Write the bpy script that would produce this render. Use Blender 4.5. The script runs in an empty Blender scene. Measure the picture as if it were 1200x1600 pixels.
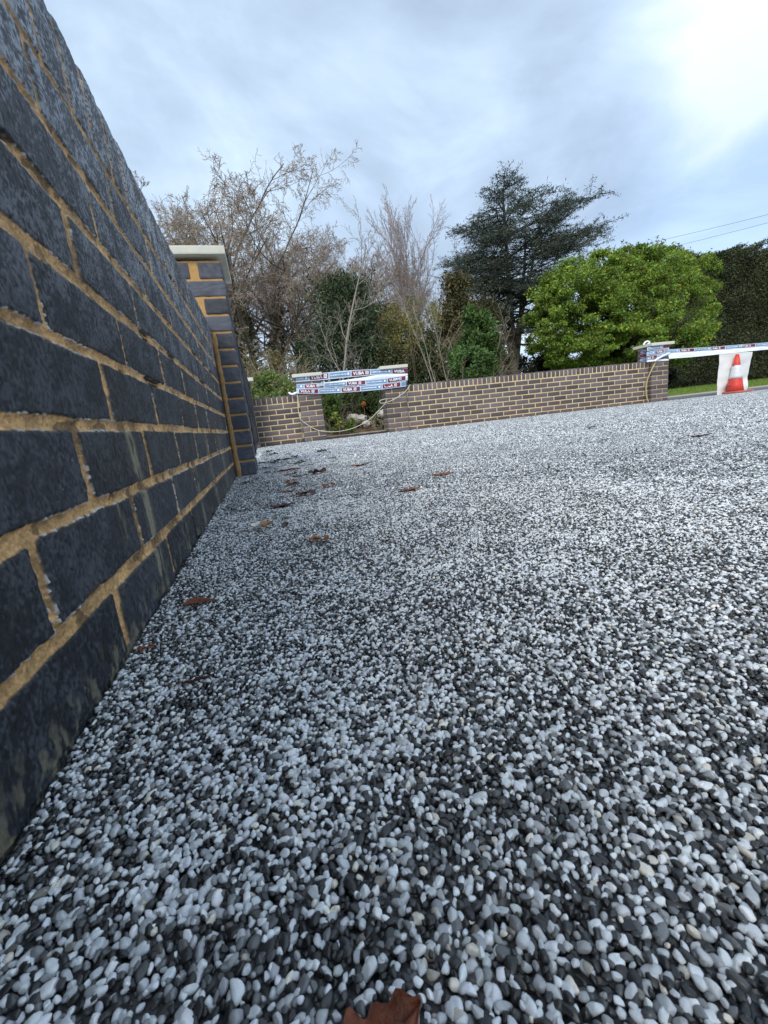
import bpy, math, random
import numpy as np
from mathutils import Vector, Matrix

S = bpy.context.scene
COL = S.collection
R = math.radians

# ------------------------------------------------------------------ camera
F, YAW, PITCH, ROLL = 660.96, 0.2520, 0.2129, -0.1096
CAMZ = 0.195
def _axes():
    cy, sy = math.cos(YAW), math.sin(YAW); cp, sp = math.cos(PITCH), math.sin(PITCH)
    w = np.array([sy*cp, cy*cp, -sp]); r = np.array([cy, -sy, 0.0]); u = np.cross(r, w)
    cr, sr = math.cos(ROLL), math.sin(ROLL)
    return cr*r+sr*u, -sr*r+cr*u, w
RX, UX, WX = _axes()
cam = bpy.data.objects.new('camera', bpy.data.cameras.new('camera'))
COL.objects.link(cam)
cam.matrix_world = Matrix(((RX[0], UX[0], -WX[0], 0), (RX[1], UX[1], -WX[1], 0), (RX[2], UX[2], -WX[2], CAMZ), (0, 0, 0, 1)))
cam.data.sensor_fit = 'HORIZONTAL'; cam.data.sensor_width = 36
cam.data.lens = F/1200*36
cam.data.clip_start = 0.01; cam.data.clip_end = 2000
cam.data.dof.use_dof = True; cam.data.dof.focus_distance = 1.6; cam.data.dof.aperture_fstop = 45
S.camera = cam

# ------------------------------------------------------------------ sky, sun, exposure
SUN_AZ, SUN_EL = R(212), R(42)          # azimuth measured from +Y towards +X
W = bpy.data.worlds.new('World'); S.world = W; W.use_nodes = True
nt = W.node_tree; nt.nodes.clear()
def nn(t, typ, **kw):
    n = t.nodes.new(typ)
    for k, v in kw.items(): setattr(n, k, v)
    return n
def lk(t, a, b): t.links.new(a, b)
out = nn(nt, 'ShaderNodeOutputWorld'); bg = nn(nt, 'ShaderNodeBackground')
sky = nn(nt, 'ShaderNodeTexSky', sky_type='NISHITA', sun_disc=False)
sky.sun_elevation = SUN_EL; sky.sun_rotation = SUN_AZ; sky.altitude = 50; sky.air_density = 1.0; sky.dust_density = 1.5
tc = nn(nt, 'ShaderNodeTexCoord')
sep = nn(nt, 'ShaderNodeSeparateXYZ'); lk(nt, tc.outputs['Generated'], sep.inputs[0])
def mth(t, op, a, b=None, c=None, clamp=False):
    n = nn(t, 'ShaderNodeMath', operation=op, use_clamp=clamp)
    for i, v in enumerate((a, b, c)):
        if v is None: continue
        if isinstance(v, (int, float)): n.inputs[i].default_value = v
        else: lk(t, v, n.inputs[i])
    return n.outputs[0]
def ramp(t, fac, stops, interp='LINEAR'):
    n = nn(t, 'ShaderNodeValToRGB'); n.color_ramp.interpolation = interp
    e = n.color_ramp.elements
    while len(e) < len(stops): e.new(0.5)
    for i, (p, c) in enumerate(stops):
        e[i].position = p; e[i].color = (c, c, c, 1) if isinstance(c, (int, float)) else (*c, 1)
    lk(t, fac, n.inputs[0]); return n
zz = mth(nt, 'ADD', mth(nt, 'MAXIMUM', sep.outputs[2], 0.0), 0.22)
cx = mth(nt, 'DIVIDE', sep.outputs[0], zz); cy_ = mth(nt, 'DIVIDE', sep.outputs[1], zz)
cmb = nn(nt, 'ShaderNodeCombineXYZ'); lk(nt, cx, cmb.inputs[0]); lk(nt, cy_, cmb.inputs[1])
def noise(t, vec, scale, detail=5, rough=.55, dist=0.0, dim='3D'):
    n = nn(t, 'ShaderNodeTexNoise', noise_dimensions=dim)
    n.inputs['Scale'].default_value = scale; n.inputs['Detail'].default_value = detail
    n.inputs['Roughness'].default_value = rough; n.inputs['Distortion'].default_value = dist
    if vec is not None: lk(t, vec, n.inputs['Vector'])
    return n
n1 = noise(nt, cmb.outputs[0], 0.95, 7, .55, .5)
mp = nn(nt, 'ShaderNodeMapping'); mp.inputs['Location'].default_value = (3.1, 7.7, 1.3); lk(nt, cmb.outputs[0], mp.inputs[0])
n2 = noise(nt, mp.outputs[0], 2.6, 6, .55, .5)
def dirmask(px, py, power):
    v = WX + RX*(px-600)/F - UX*(py-800)/F; v = v/np.linalg.norm(v)
    d = nn(nt, 'ShaderNodeVectorMath', operation='DOT_PRODUCT'); lk(nt, tc.outputs['Generated'], d.inputs[0]); d.inputs[1].default_value = v
    return mth(nt, 'POWER', mth(nt, 'MAXIMUM', d.outputs['Value'], 0.0), power)
bright = mth(nt, 'MULTIPLY', dirmask(1140, 100, 85), 1.0)
dark = dirmask(640, 60, 9)
blue = dirmask(1150, 345, 60)
# cloud brightness 0..1
cb = mth(nt, 'MULTIPLY_ADD', n1.outputs['Fac'], 2.6, -0.78)
cb = mth(nt, 'MULTIPLY_ADD', n2.outputs['Fac'], 1.1, mth(nt, 'SUBTRACT', cb, 0.55))
cb = mth(nt, 'MULTIPLY_ADD', bright, 0.50, cb)
cb = mth(nt, 'MULTIPLY_ADD', dark, -0.17, cb)
cr_ = ramp(nt, cb, [(0.0, (0.25, 0.315, 0.41)), (0.38, (0.335, 0.425, 0.545)), (0.66, (0.425, 0.53, 0.645)), (1.0, (0.62, 0.68, 0.73))])
mixs = nn(nt, 'ShaderNodeMix', data_type='RGBA')
nis = nn(nt, 'ShaderNodeVectorMath', operation='SCALE'); lk(nt, sky.outputs[0], nis.inputs[0]); nis.inputs['Scale'].default_value = 0.13
lk(nt, nis.outputs[0], mixs.inputs['A']); lk(nt, cr_.outputs[0], mixs.inputs['B'])
cover = mth(nt, 'MULTIPLY_ADD', blue, -0.45, 0.93, clamp=True)
lk(nt, cover, mixs.inputs['Factor'])
sc_ = nn(nt, 'ShaderNodeVectorMath', operation='SCALE'); lk(nt, mixs.outputs['Result'], sc_.inputs[0]); sc_.inputs['Scale'].default_value = 10.0
lk(nt, sc_.outputs[0], bg.inputs['Color']); bg.inputs['Strength'].default_value = 0.1
lk(nt, bg.outputs[0], out.inputs[0])
sl = bpy.data.lights.new('sun', 'SUN'); sl.energy = 1.6; sl.angle = R(32); sl.color = (1, .96, .9)
so = bpy.data.objects.new('sun', sl); COL.objects.link(so)
sd = Vector((math.sin(SUN_AZ)*math.cos(SUN_EL), math.cos(SUN_AZ)*math.cos(SUN_EL), math.sin(SUN_EL)))
so.rotation_euler = sd.to_track_quat('Z', 'Y').to_euler(); so.location = (-5, -4, 8)
S.view_settings.view_transform = 'Standard'; S.view_settings.look = 'None'
S.view_settings.exposure = 0.86; S.view_settings.gamma = 1
S.cycles.max_bounces = 6; S.cycles.transparent_max_bounces = 8

# ------------------------------------------------------------------ helpers
def at(px, py, Y):
    v = WX + RX*(px-600)/F - UX*(py-800)/F
    v = v*(Y/v[1]); return np.array([v[0], v[1], v[2]+CAMZ])
def ground_at(px, py, z=0.0):
    v = WX + RX*(px-600)/F - UX*(py-800)/F
    v = v*((z-CAMZ)/v[2]); return np.array([v[0], v[1], v[2]+CAMZ])
def _h(ix, iy, iz, seed):
    n = (ix*374761393 + iy*668265263 + iz*2147483647 + seed*1274126177) & 0xffffffff
    n = ((n ^ (n >> 13))*1274126177) & 0xffffffff
    n = n ^ (n >> 16)
    return (n & 0xffff)/65535.0
def vn(x, y, z=0.0, seed=0):
    x, y, z = np.broadcast_arrays(np.asarray(x, float), np.asarray(y, float), np.asarray(z, float))
    ix, iy, iz = [np.floor(q).astype(np.int64) for q in (x, y, z)]
    fx, fy, fz = x-ix, y-iy, z-iz
    fx, fy, fz = [q*q*(3-2*q) for q in (fx, fy, fz)]
    r = 0
    for a in (0, 1):
        wa = fx if a else 1-fx
        for b in (0, 1):
            wb = fy if b else 1-fy
            for c in (0, 1):
                if c and not np.any(fz): continue
                wc = fz if c else 1-fz
                r = r + wa*wb*wc*_h(ix+a, iy+b, iz+c, seed)
    return r
def fbm(x, y, z=0.0, seed=0, oct=3):
    r, a, t = 0, 1.0, 0
    for o in range(oct):
        r = r + a*vn(x*2**o, y*2**o, np.asarray(z)*2**o, seed+o*17); t += a; a *= .5
    return r/t
def sm(a, b, x):
    t = np.clip((x-a)/(b-a), 0, 1); return t*t*(3-2*t)
def mesh(name, V, Fc, mat, parent=None, col=None, smooth=False, attrs=None):
    """Fc: (n,k) int array or a list of such arrays"""
    if not isinstance(Fc, list): Fc = [Fc]
    Fc = [np.asarray(f, dtype=np.int32) for f in Fc if len(f)]
    m = bpy.data.meshes.new(name)
    V = np.asarray(V, dtype=np.float32)
    m.vertices.add(len(V)); m.vertices.foreach_set('co', V.ravel())
    li = np.concatenate([f.ravel() for f in Fc]); tot = np.concatenate([np.full(len(f), f.shape[1], np.int32) for f in Fc])
    st = np.concatenate([[0], np.cumsum(tot)[:-1]]).astype(np.int32)
    m.loops.add(len(li)); m.loops.foreach_set('vertex_index', li)
    m.polygons.add(len(tot)); m.polygons.foreach_set('loop_start', st)
    if smooth: m.polygons.foreach_set('use_smooth', np.ones(len(tot), bool))
    if col is not None:
        col = np.asarray(col, dtype=np.float32)
        if col.shape[1] == 3: col = np.concatenate([col, np.ones((len(col), 1), np.float32)], 1)
        a = m.color_attributes.new('Col', 'FLOAT_COLOR', 'POINT'); a.data.foreach_set('color', col.ravel())
    for k, v in (attrs or {}).items():
        a = m.attributes.new(k, 'FLOAT', 'POINT'); a.data.foreach_set('value', np.asarray(v, np.float32).ravel())
    m.update(calc_edges=True)
    if mat: m.materials.append(mat)
    o = bpy.data.objects.new(name, m); COL.objects.link(o)
    if parent: o.parent = parent
    return o
def tag(o, label=None, cat=None, group=None, kind=None):
    if label: o['label'] = label
    if cat: o['category'] = cat
    if group: o['group'] = group
    if kind: o['kind'] = kind
    return o
def root(name, loc=(0, 0, 0), rz=0, **kw):
    o = bpy.data.objects.new(name, None); o.empty_display_size = .1; COL.objects.link(o)
    o.location = tuple(float(q) for q in loc); o.rotation_euler = (0, 0, rz); return tag(o, **kw)
class MB:
    def __init__(s): s.V = []; s.F = {}; s.C = []; s.n = 0
    def add(s, V, Fs, c=None):
        V = np.asarray(V, float); s.V.append(V)
        for f in (Fs if isinstance(Fs, list) else [Fs]):
            f = np.asarray(f)
            s.F.setdefault(f.shape[1], []).append(f+s.n)
        if c is not None: s.C.append(np.broadcast_to(np.asarray(c, float), (len(V), 3)))
        s.n += len(V)
    def build(s, name, mat, parent=None, smooth=False):
        if not s.n: return None
        return mesh(name, np.concatenate(s.V), [np.concatenate(v) for v in s.F.values()], mat, parent,
                    np.concatenate(s.C) if s.C else None, smooth)
def grid_faces(nu, nv, off=0):
    i = np.arange((nu-1)*(nv-1)); a = (i//(nv-1))*nv + i % (nv-1)
    return np.stack([a, a+nv, a+nv+1, a+1], 1)+off
_cube_cache = {}
def cube_grid(n):
    if n in _cube_cache: return _cube_cache[n]
    g = np.linspace(-1, 1, n+1); A, B = np.meshgrid(g, g, indexing='ij'); A = A.ravel(); B = B.ravel(); O = np.ones_like(A)
    V = []; Fs = []
    for k, (P) in enumerate([(O, A, B), (-O, B, A), (B, O, A), (A, -O, B), (A, B, O), (B, A, -O)]):
        Fs.append(grid_faces(n+1, n+1, len(V)*(n+1)**2)); V.append(np.stack(P, 1))
    _cube_cache[n] = (np.concatenate(V), np.concatenate(Fs)); return _cube_cache[n]
def rbox(c, size, r=.003, n=2, jig=0.0, seed=0, nscale=40):
    """box with rounded edges; outer grid rows are pulled to the edge radius"""
    V, Fs = cube_grid(max(n, 3)); V = V.copy()
    m = max(n, 3)
    h = np.array(size)/2
    P = V*h
    # move the last inner row close to the edge so that the rounding is tight
    lim = 1-2/m
    for k in range(3):
        rr = r/h[k]; t = np.abs(V[:, k])
        s_ = np.where(t <= lim+1e-6, t/lim*(1-rr*1.2), 1.0)
        P[:, k] = np.sign(V[:, k])*s_*h[k]
    inner = np.clip(P, -(h-r), h-r); d = P-inner; L = np.linalg.norm(d, axis=1, keepdims=True)
    P = np.where(L > 1e-9, inner+d/np.maximum(L, 1e-9)*r, P)
    if jig:
        Q = (P+np.array(c))*nscale
        P = P + jig*(np.stack([vn(Q[:, 0], Q[:, 1], Q[:, 2], seed+k) for k in range(3)], 1)-.5)*2
    return P+np.array(c), Fs
def plain_box(c, size):
    h = np.array(size)/2
    V = np.array([(x, y, z) for x in (-1, 1) for y in (-1, 1) for z in (-1, 1)])*h+np.array(c)
    return V, np.array([(0, 1, 3, 2), (4, 6, 7, 5), (0, 4, 5, 1), (2, 3, 7, 6), (0, 2, 6, 4), (1, 5, 7, 3)])
def tube(P, rad, k=6, cap=True):
    P = np.asarray(P, float); n = len(P); rad = np.broadcast_to(np.asarray(rad, float), (n,))
    T = np.gradient(P, axis=0); T /= np.maximum(np.linalg.norm(T, axis=1, keepdims=True), 1e-9)
    ref = np.array([0, 0, 1.0]) if abs(T[0][2]) < .9 else np.array([1.0, 0, 0])
    V = []
    for i in range(n):
        a = np.cross(T[i], ref); a /= max(np.linalg.norm(a), 1e-9); b = np.cross(T[i], a); ref = np.cross(a, T[i])*1.0
        ang = np.arange(k)*2*math.pi/k
        V.append(P[i]+rad[i]*(np.cos(ang)[:, None]*a+np.sin(ang)[:, None]*b))
    V = np.concatenate(V); i = np.arange(n-1)[:, None]*k; j = np.arange(k)[None]
    Fq = np.stack([i+j, i+(j+1) % k, i+k+(j+1) % k, i+k+j], -1).reshape(-1, 4)
    Fs = [Fq]
    if cap: Fs += [np.arange(k)[::-1][None], (np.arange(k)+(n-1)*k)[None]]
    return V, Fs
# ------------------------------------------------------------------ materials
def mat(name, color=None, rough=.7, spec=.5, attr=False, nscale=0, namp=.3, bump=0, bscale=100, coat=0, metal=0, trans=0, bdist=.002, detail=4, emit=None):
    m = bpy.data.materials.new(name); m.use_nodes = True; t = m.node_tree
    b = t.nodes['Principled BSDF']
    b.inputs['Roughness'].default_value = rough; b.inputs['Specular IOR Level'].default_value = spec
    b.inputs['Coat Weight'].default_value = coat; b.inputs['Coat Roughness'].default_value = .15; b.inputs['Metallic'].default_value = metal
    src = None
    if attr:
        a = nn(t, 'ShaderNodeAttribute', attribute_name='Col'); src = a.outputs['Color']
    tco = nn(t, 'ShaderNodeTexCoord')
    if nscale:
        n = noise(t, tco.outputs['Object'], nscale, detail, .6)
        k = mth(t, 'MULTIPLY_ADD', n.outputs['Fac'], 2*namp, 1-namp)
        mx = nn(t, 'ShaderNodeVectorMath', operation='SCALE'); lk(t, k, mx.inputs['Scale'])
        if src is not None: lk(t, src, mx.inputs[0])
        else: mx.inputs[0].default_value = color
        src = mx.outputs[0]
    if src is not None: lk(t, src, b.inputs['Base Color'])
    else: b.inputs['Base Color'].default_value = (*color, 1)
    if bump:
        n = noise(t, tco.outputs['Object'], bscale, 5, .65)
        bn = nn(t, 'ShaderNodeBump'); bn.inputs['Strength'].default_value = bump; bn.inputs['Distance'].default_value = bdist
        lk(t, n.outputs['Fac'], bn.inputs['Height']); lk(t, bn.outputs[0], b.inputs['Normal'])
    if trans:
        tr = nn(t, 'ShaderNodeBsdfTranslucent'); ms = nn(t, 'ShaderNodeMixShader'); ms.inputs[0].default_value = trans
        if src is not None: lk(t, src, tr.inputs['Color'])
        else: tr.inputs['Color'].default_value = (*color, 1)
        lk(t, b.outputs[0], ms.inputs[1]); lk(t, tr.outputs[0], ms.inputs[2]); lk(t, ms.outputs[0], t.nodes['Material Output'].inputs[0])
    return m
M_wall = mat('near_brickwork', attr=True, rough=.52, spec=.32, nscale=520, namp=.55, bump=.8, bscale=800, bdist=.0012)
M_brick = mat('far_brick', attr=True, rough=.6, spec=.45, nscale=90, namp=.35, bump=.4, bscale=200)
M_mortar_far = mat('far_mortar', (.62, .47, .25), rough=.9, nscale=9, namp=.35, bump=.4, bscale=200)
M_mortar = mat('pillar_mortar', (.46, .27, .10), rough=.92, nscale=70, namp=.28, bump=.8, bscale=400)
M_cap = mat('pale_concrete', (.56, .55, .47), rough=.85, nscale=25, namp=.14, bump=.35, bscale=250)
M_bark = mat('bark', attr=True, rough=.9, nscale=12, namp=.35, bump=.5, bscale=30, bdist=.01)
M_leaf = mat('leaf', attr=True, rough=.55, spec=.35, trans=.35)
M_conifer = mat('conifer_needles', attr=True, rough=.65, spec=.3, trans=.12)
M_deadleaf = mat('dead_leaf', attr=True, rough=.45, spec=.4, nscale=130, namp=.6, bump=.9, bscale=220, trans=.15)

# ------------------------------------------------------------------ ground
SL = math.tan(-5.165*math.pi/180)
WX0, WY0, TH = 2.3898, 6.3989, -0.09014
def FW(s, o, z):      # far-wall frame: s along, o out of the face towards the drive
    return np.array([WX0+s*math.cos(TH)+o*math.sin(TH), WY0+s*math.sin(TH)-o*math.cos(TH), z])
def s_at(px, py, o=0.0):
    v = WX + RX*(px-600)/F - UX*(py-800)/F
    n = np.array([math.sin(TH), -math.cos(TH)]); d = n@(np.array([WX0, WY0])) + o
    t = d/(n@v[:2]); P = v*t
    return (P[0]-WX0-o*math.sin(TH))*math.cos(TH)+(P[1]-WY0+o*math.cos(TH))*math.sin(TH), P[2]+CAMZ

def drive_material():
    m = bpy.data.materials.new('resin_bound_gravel'); m.use_nodes = True; t = m.node_tree; b = t.nodes['Principled BSDF']
    tco = nn(t, 'ShaderNodeTexCoord')
    v = nn(t, 'ShaderNodeTexVoronoi', feature='F1'); v.inputs['Scale'].default_value = 215; v.inputs['Randomness'].default_value = 1
    lk(t, tco.outputs['Object'], v.inputs['Vector'])
    sx = nn(t, 'ShaderNodeSeparateColor'); lk(t, v.outputs['Color'], sx.inputs[0])
    n = noise(t, tco.outputs['Object'], 9, 3, .6)
    v2 = nn(t, 'ShaderNodeTexVoronoi', feature='F1'); v2.inputs['Scale'].default_value = 70; lk(t, tco.outputs['Object'], v2.inputs['Vector'])
    s2 = nn(t, 'ShaderNodeSeparateColor'); lk(t, v2.outputs['Color'], s2.inputs[0])
    n4 = noise(t, tco.outputs['Object'], 45, 2, .6)
    f = mth(t, 'ADD', mth(t, 'ADD', sx.outputs[0], mth(t, 'MULTIPLY_ADD', n.outputs['Fac'], .5, -.25)), mth(t, 'ADD', mth(t, 'MULTIPLY_ADD', n4.outputs['Fac'], .9, -.45), mth(t, 'MULTIPLY_ADD', s2.outputs[1], .5, -.25)))
    rp = ramp(t, f, [(.10, (.05, .056, .066)), (.26, (.20, .22, .25)), (.42, (.58, .61, .66)), (.75, (.86, .88, .90))])
    dd = mth(t, 'MULTIPLY_ADD', v.outputs['Distance'], -.55, 1.12, clamp=True)
    mx = nn(t, 'ShaderNodeVectorMath', operation='SCALE'); lk(t, rp.outputs[0], mx.inputs[0]); lk(t, dd, mx.inputs['Scale'])
    sp_ = nn(t, 'ShaderNodeVectorMath', operation='LENGTH'); lk(t, tco.outputs['Object'], sp_.inputs[0])
    bed = ramp(t, mth(t, 'MULTIPLY_ADD', sp_.outputs['Value'], 1.0, -1.0), [(.25, 0.0), (1.0, 1.0)])
    m2 = nn(t, 'ShaderNodeMix', data_type='RGBA'); lk(t, bed.outputs[0], m2.inputs['Factor']); dk = nn(t, 'ShaderNodeVectorMath', operation='SCALE'); lk(t, mx.outputs[0], dk.inputs[0]); dk.inputs['Scale'].default_value = .16; lk(t, dk.outputs[0], m2.inputs['A']); lk(t, mx.outputs[0], m2.inputs['B'])
    lk(t, m2.outputs['Result'], b.inputs['Base Color'])
    b.inputs['Roughness'].default_value = .42; b.inputs['Specular IOR Level'].default_value = .5
    b.inputs['Coat Weight'].default_value = .4; b.inputs['Coat Roughness'].default_value = .35
    bn = nn(t, 'ShaderNodeBump'); bn.inputs['Strength'].default_value = .9; bn.inputs['Distance'].default_value = .004; bn.invert = True
    lk(t, v.outputs['Distance'], bn.inputs['Height']); lk(t, bn.outputs[0], b.inputs['Normal'])
    return m
M_drive = drive_material()
# driveway slab: from behind the camera up to the far wall, with the open entrance on the right
e0, e1 = FW(-12, 0.02, 0), FW(9, .02, 0)
dv = []
for P in ((-6, -3), (14, -3), (14, 0)):
    dv.append((*P, -.0035))
pr = FW(11.2, .02, 0)
dv = [(-6, -3, -.0035), (14, -3, -.0035), (pr[0], pr[1], -.0035), (*FW(-9, .02, 0)[:2], -.0035)]
tag(mesh('driveway', dv, np.array([[0, 1, 2, 3]]), M_drive), kind='structure')
M_ground = mat('soil_and_turf', (.10, .10, .045), rough=.95, nscale=1.3, namp=.4, bump=.5, bscale=20, bdist=.03)
tag(mesh('ground', [(-150, -60, -.03), (200, -60, -.03), (200, 260, -.03), (-150, 260, -.03)], np.array([[0, 1, 2, 3]]), M_ground), kind='structure')
# kerb edging and asphalt strip past the entrance, then the verge
M_asph = mat('asphalt', (.13, .13, .14), rough=.85, nscale=60, namp=.25, bump=.4, bscale=200)
M_conc = mat('footpath', (.36, .33, .28), rough=.9, nscale=18, namp=.2, bump=.4, bscale=120)
a0, a1 = FW(4.2, .016, 0), FW(14, .016, 0); b0, b1 = FW(4.2, -1.6, 0), FW(14, -1.6, 0)
tag(mesh('road', [(*a0[:2], .002), (*a1[:2], .002), (*b1[:2], .006), (*b0[:2], .006)], np.array([[0, 1, 2, 3]]), M_asph), kind='structure')
mb = MB()
V, Fs = rbox((0, 0, 0), (9.8, .12, .07), .012, 3)
c, s_ = math.cos(TH), math.sin(TH); ctr = FW(9.1, -1.66, .0)
V = np.stack([V[:, 0]*c-V[:, 1]*s_, V[:, 0]*s_+V[:, 1]*c, V[:, 2]], 1)+ctr
mb.add(V, Fs); tag(mb.build('kerb', M_conc), kind='structure')

# ------------------------------------------------------------------ loose-looking stones of the resin-bound surface
def ico():
    p = (1+5**.5)/2
    V = np.array([(-1, p, 0), (1, p, 0), (-1, -p, 0), (1, -p, 0), (0, -1, p), (0, 1, p), (0, -1, -p), (0, 1, -p), (p, 0, -1), (p, 0, 1), (-p, 0, -1), (-p, 0, 1)], float)
    Fc = np.array([(0, 11, 5), (0, 5, 1), (0, 1, 7), (0, 7, 10), (0, 10, 11), (1, 5, 9), (5, 11, 4), (11, 10, 2), (10, 7, 6), (7, 1, 8), (3, 9, 4), (3, 4, 2), (3, 2, 6), (3, 6, 8), (3, 8, 9), (4, 9, 5), (2, 4, 11), (6, 2, 10), (8, 6, 7), (9, 8, 1)])
    return V/np.linalg.norm(V[0]), Fc
def subdiv(V, Fc):
    V = list(map(tuple, V)); mid = {}; N = []
    def m(a, b):
        k = (min(a, b), max(a, b))
        if k not in mid:
            q = np.array(V[a])+np.array(V[b]); q /= np.linalg.norm(q); V.append(tuple(q)); mid[k] = len(V)-1
        return mid[k]
    for a, b, c in Fc:
        x, y, z = m(a, b), m(b, c), m(c, a); N += [(a, x, z), (b, y, x), (c, z, y), (x, y, z)]
    return np.array(V), np.array(N)
rg = np.random.default_rng(5)
def stones():
    XY = []
    for sp, d0, d1 in ((.0033, 0, 1.15), (.0041, 1.15, 3.3), (.0088, 1.9, 9.5)):
        xs = np.arange(-.165, min(d1, 8.5)+.2, sp); ys = np.arange(-.12, min(d1, 6.7), sp*.87)
        X, Y = np.meshgrid(xs, ys); X = X + (np.arange(len(ys)) % 2)[:, None]*sp/2
        X = X.ravel(); Y = Y.ravel()
        X = X+rg.uniform(-.37, .37, len(X))*sp; Y = Y+rg.uniform(-.37, .37, len(Y))*sp
        P = np.stack([X, Y, np.full_like(X, -CAMZ)], 1)
        d = P@WX; ok = d > .05
        px = 600+F*(P@RX)/np.where(ok, d, 1); py = 800-F*(P@UX)/np.where(ok, d, 1)
        dist = np.hypot(X, Y)
        ok &= (px > -120) & (px < np.where(dist < 1.2, 1620, 1330)) & (py < 1760) & (dist < d1) & (dist >= d0)
        ok &= rg.uniform(0, 1, len(X)) > (sm(1.5, 3.3, dist)**.8 if sp < .008 else 1-.85*sm(1.9, 3.1, dist))
        ok &= Y < 6.39-(X-2.39)*.0904
        ok &= (X > -.1585); XY.append(np.stack([X[ok], Y[ok], np.full(ok.sum(), sp)], 1))
    XY = np.concatenate(XY); X, Y, SPC = XY.T; dist = np.hypot(X, Y); n = len(X)
    big = rg.uniform(0, 1, n)
    size = rg.lognormal(math.log(.00178), .27, n)*(1+.35*(big > .97)); size = np.minimum(size, .0031)*(1+.30*sm(.6, 1.3, dist))*np.where(SPC > .008, 1.9, 1)
    z = rg.uniform(-.0016, .0, n) - size*.35
    patch = fbm(X*16, Y*16, 0, 3, 3)-.5
    v = rg.uniform(0, 1, n)+patch*.36+.17*sm(.9, 3.0, dist)+(big > .965)*.12  # paler with distance: grazing sky sheen painted into the stone colour
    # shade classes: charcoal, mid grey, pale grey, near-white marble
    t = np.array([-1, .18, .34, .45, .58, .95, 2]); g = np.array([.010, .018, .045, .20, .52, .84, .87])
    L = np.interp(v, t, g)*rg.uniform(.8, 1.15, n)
    tint = np.stack([np.full(n, .96), np.full(n, 1.0), np.full(n, 1.03)], 1)*rg.uniform(.98, 1.02, (n, 3))
    warm = rg.uniform(0, 1, n) < .06
    tint[warm] = (1.05, .98, .84)
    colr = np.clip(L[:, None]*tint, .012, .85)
    VO = np.array([(1, 0, 0), (-1, 0, 0), (0, 1, 0), (0, -1, 0), (0, 0, 1), (0, 0, -1)], float); VO = VO[:5]; FO = np.array([(0, 2, 4), (2, 1, 4), (1, 3, 4), (3, 0, 4)]); V0, F0 = ico(); V1, F1 = subdiv(V0, F0); V2, F2 = subdiv(V1, F1)
    Vs = []; Fs = []; Cs = []; off = 0
    for (lo, hi, VV, FF) in ((0, .24, V2, F2), (.24, .58, V1, F1), (.58, 1.15, V0, F0), (1.15, 9, VO*np.array([1.2, 1.2, .62]), FO)):
        I = np.where((dist >= lo) & (dist < hi))[0]
        # a dozen pebble shapes
        shapes = []
        for k in range(14):
            q = VV.copy(); r_ = .80+.42*fbm(q[:, 0]*1.3+k*5, q[:, 1]*1.3, q[:, 2]*1.3+9, k, 2)
            # a few flat cuts for angular pebbles
            for _ in range(8):
                nrm = rg.normal(size=3); nrm /= np.linalg.norm(nrm); h = rg.uniform(.58, .85)
                dd = (q*r_[:, None])@nrm; over = np.maximum(dd-h, 0); q = (q*r_[:, None]-over[:, None]*nrm*.85); r_ = np.ones(len(q))
            q = q*np.array([rg.uniform(1.05, 1.6), rg.uniform(.75, 1.0), rg.uniform(.65, .9)]); shapes.append(q)
        shapes = np.array(shapes)
        for ch in np.array_split(I, max(1, len(I)//20000)):
            m = len(ch); sh = shapes[rg.integers(0, 14, m)]*size[ch][:, None, None]
            qn = rg.normal(size=(m, 4)); qn[:, 1:3] *= .22; qn /= np.linalg.norm(qn, axis=1, keepdims=True)
            w, x, y, zq = qn.T
            Rm = np.stack([1-2*(y*y+zq*zq), 2*(x*y-zq*w), 2*(x*zq+y*w), 2*(x*y+zq*w), 1-2*(x*x+zq*zq), 2*(y*zq-x*w), 2*(x*zq-y*w), 2*(y*zq+x*w), 1-2*(x*x+y*y)], 1).reshape(m, 3, 3)
            Q = np.einsum('mij,mvj->mvi', Rm, sh)+np.stack([X[ch], Y[ch], z[ch]], 1)[:, None]
            k = VV.shape[0]
            Vs.append(Q.reshape(-1, 3)); Fs.append((FF[None]+(np.arange(m)*k)[:, None, None]+off).reshape(-1, 3)); off += m*k
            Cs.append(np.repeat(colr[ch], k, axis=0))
    return np.concatenate(Vs), np.concatenate(Fs), np.concatenate(Cs)
M_stone = mat('gravel_stone', attr=True, rough=.40, spec=.5, nscale=500, namp=.3, bump=.35, bscale=900, bdist=.0006, coat=.3)
V, Fs, C = stones(); print('stone faces', len(Fs))
tag(mesh('gravel', V, Fs, M_stone, col=C, smooth=True), label='black, grey and white gravel chips set over the driveway', cat='gravel', kind='stuff')

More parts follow.
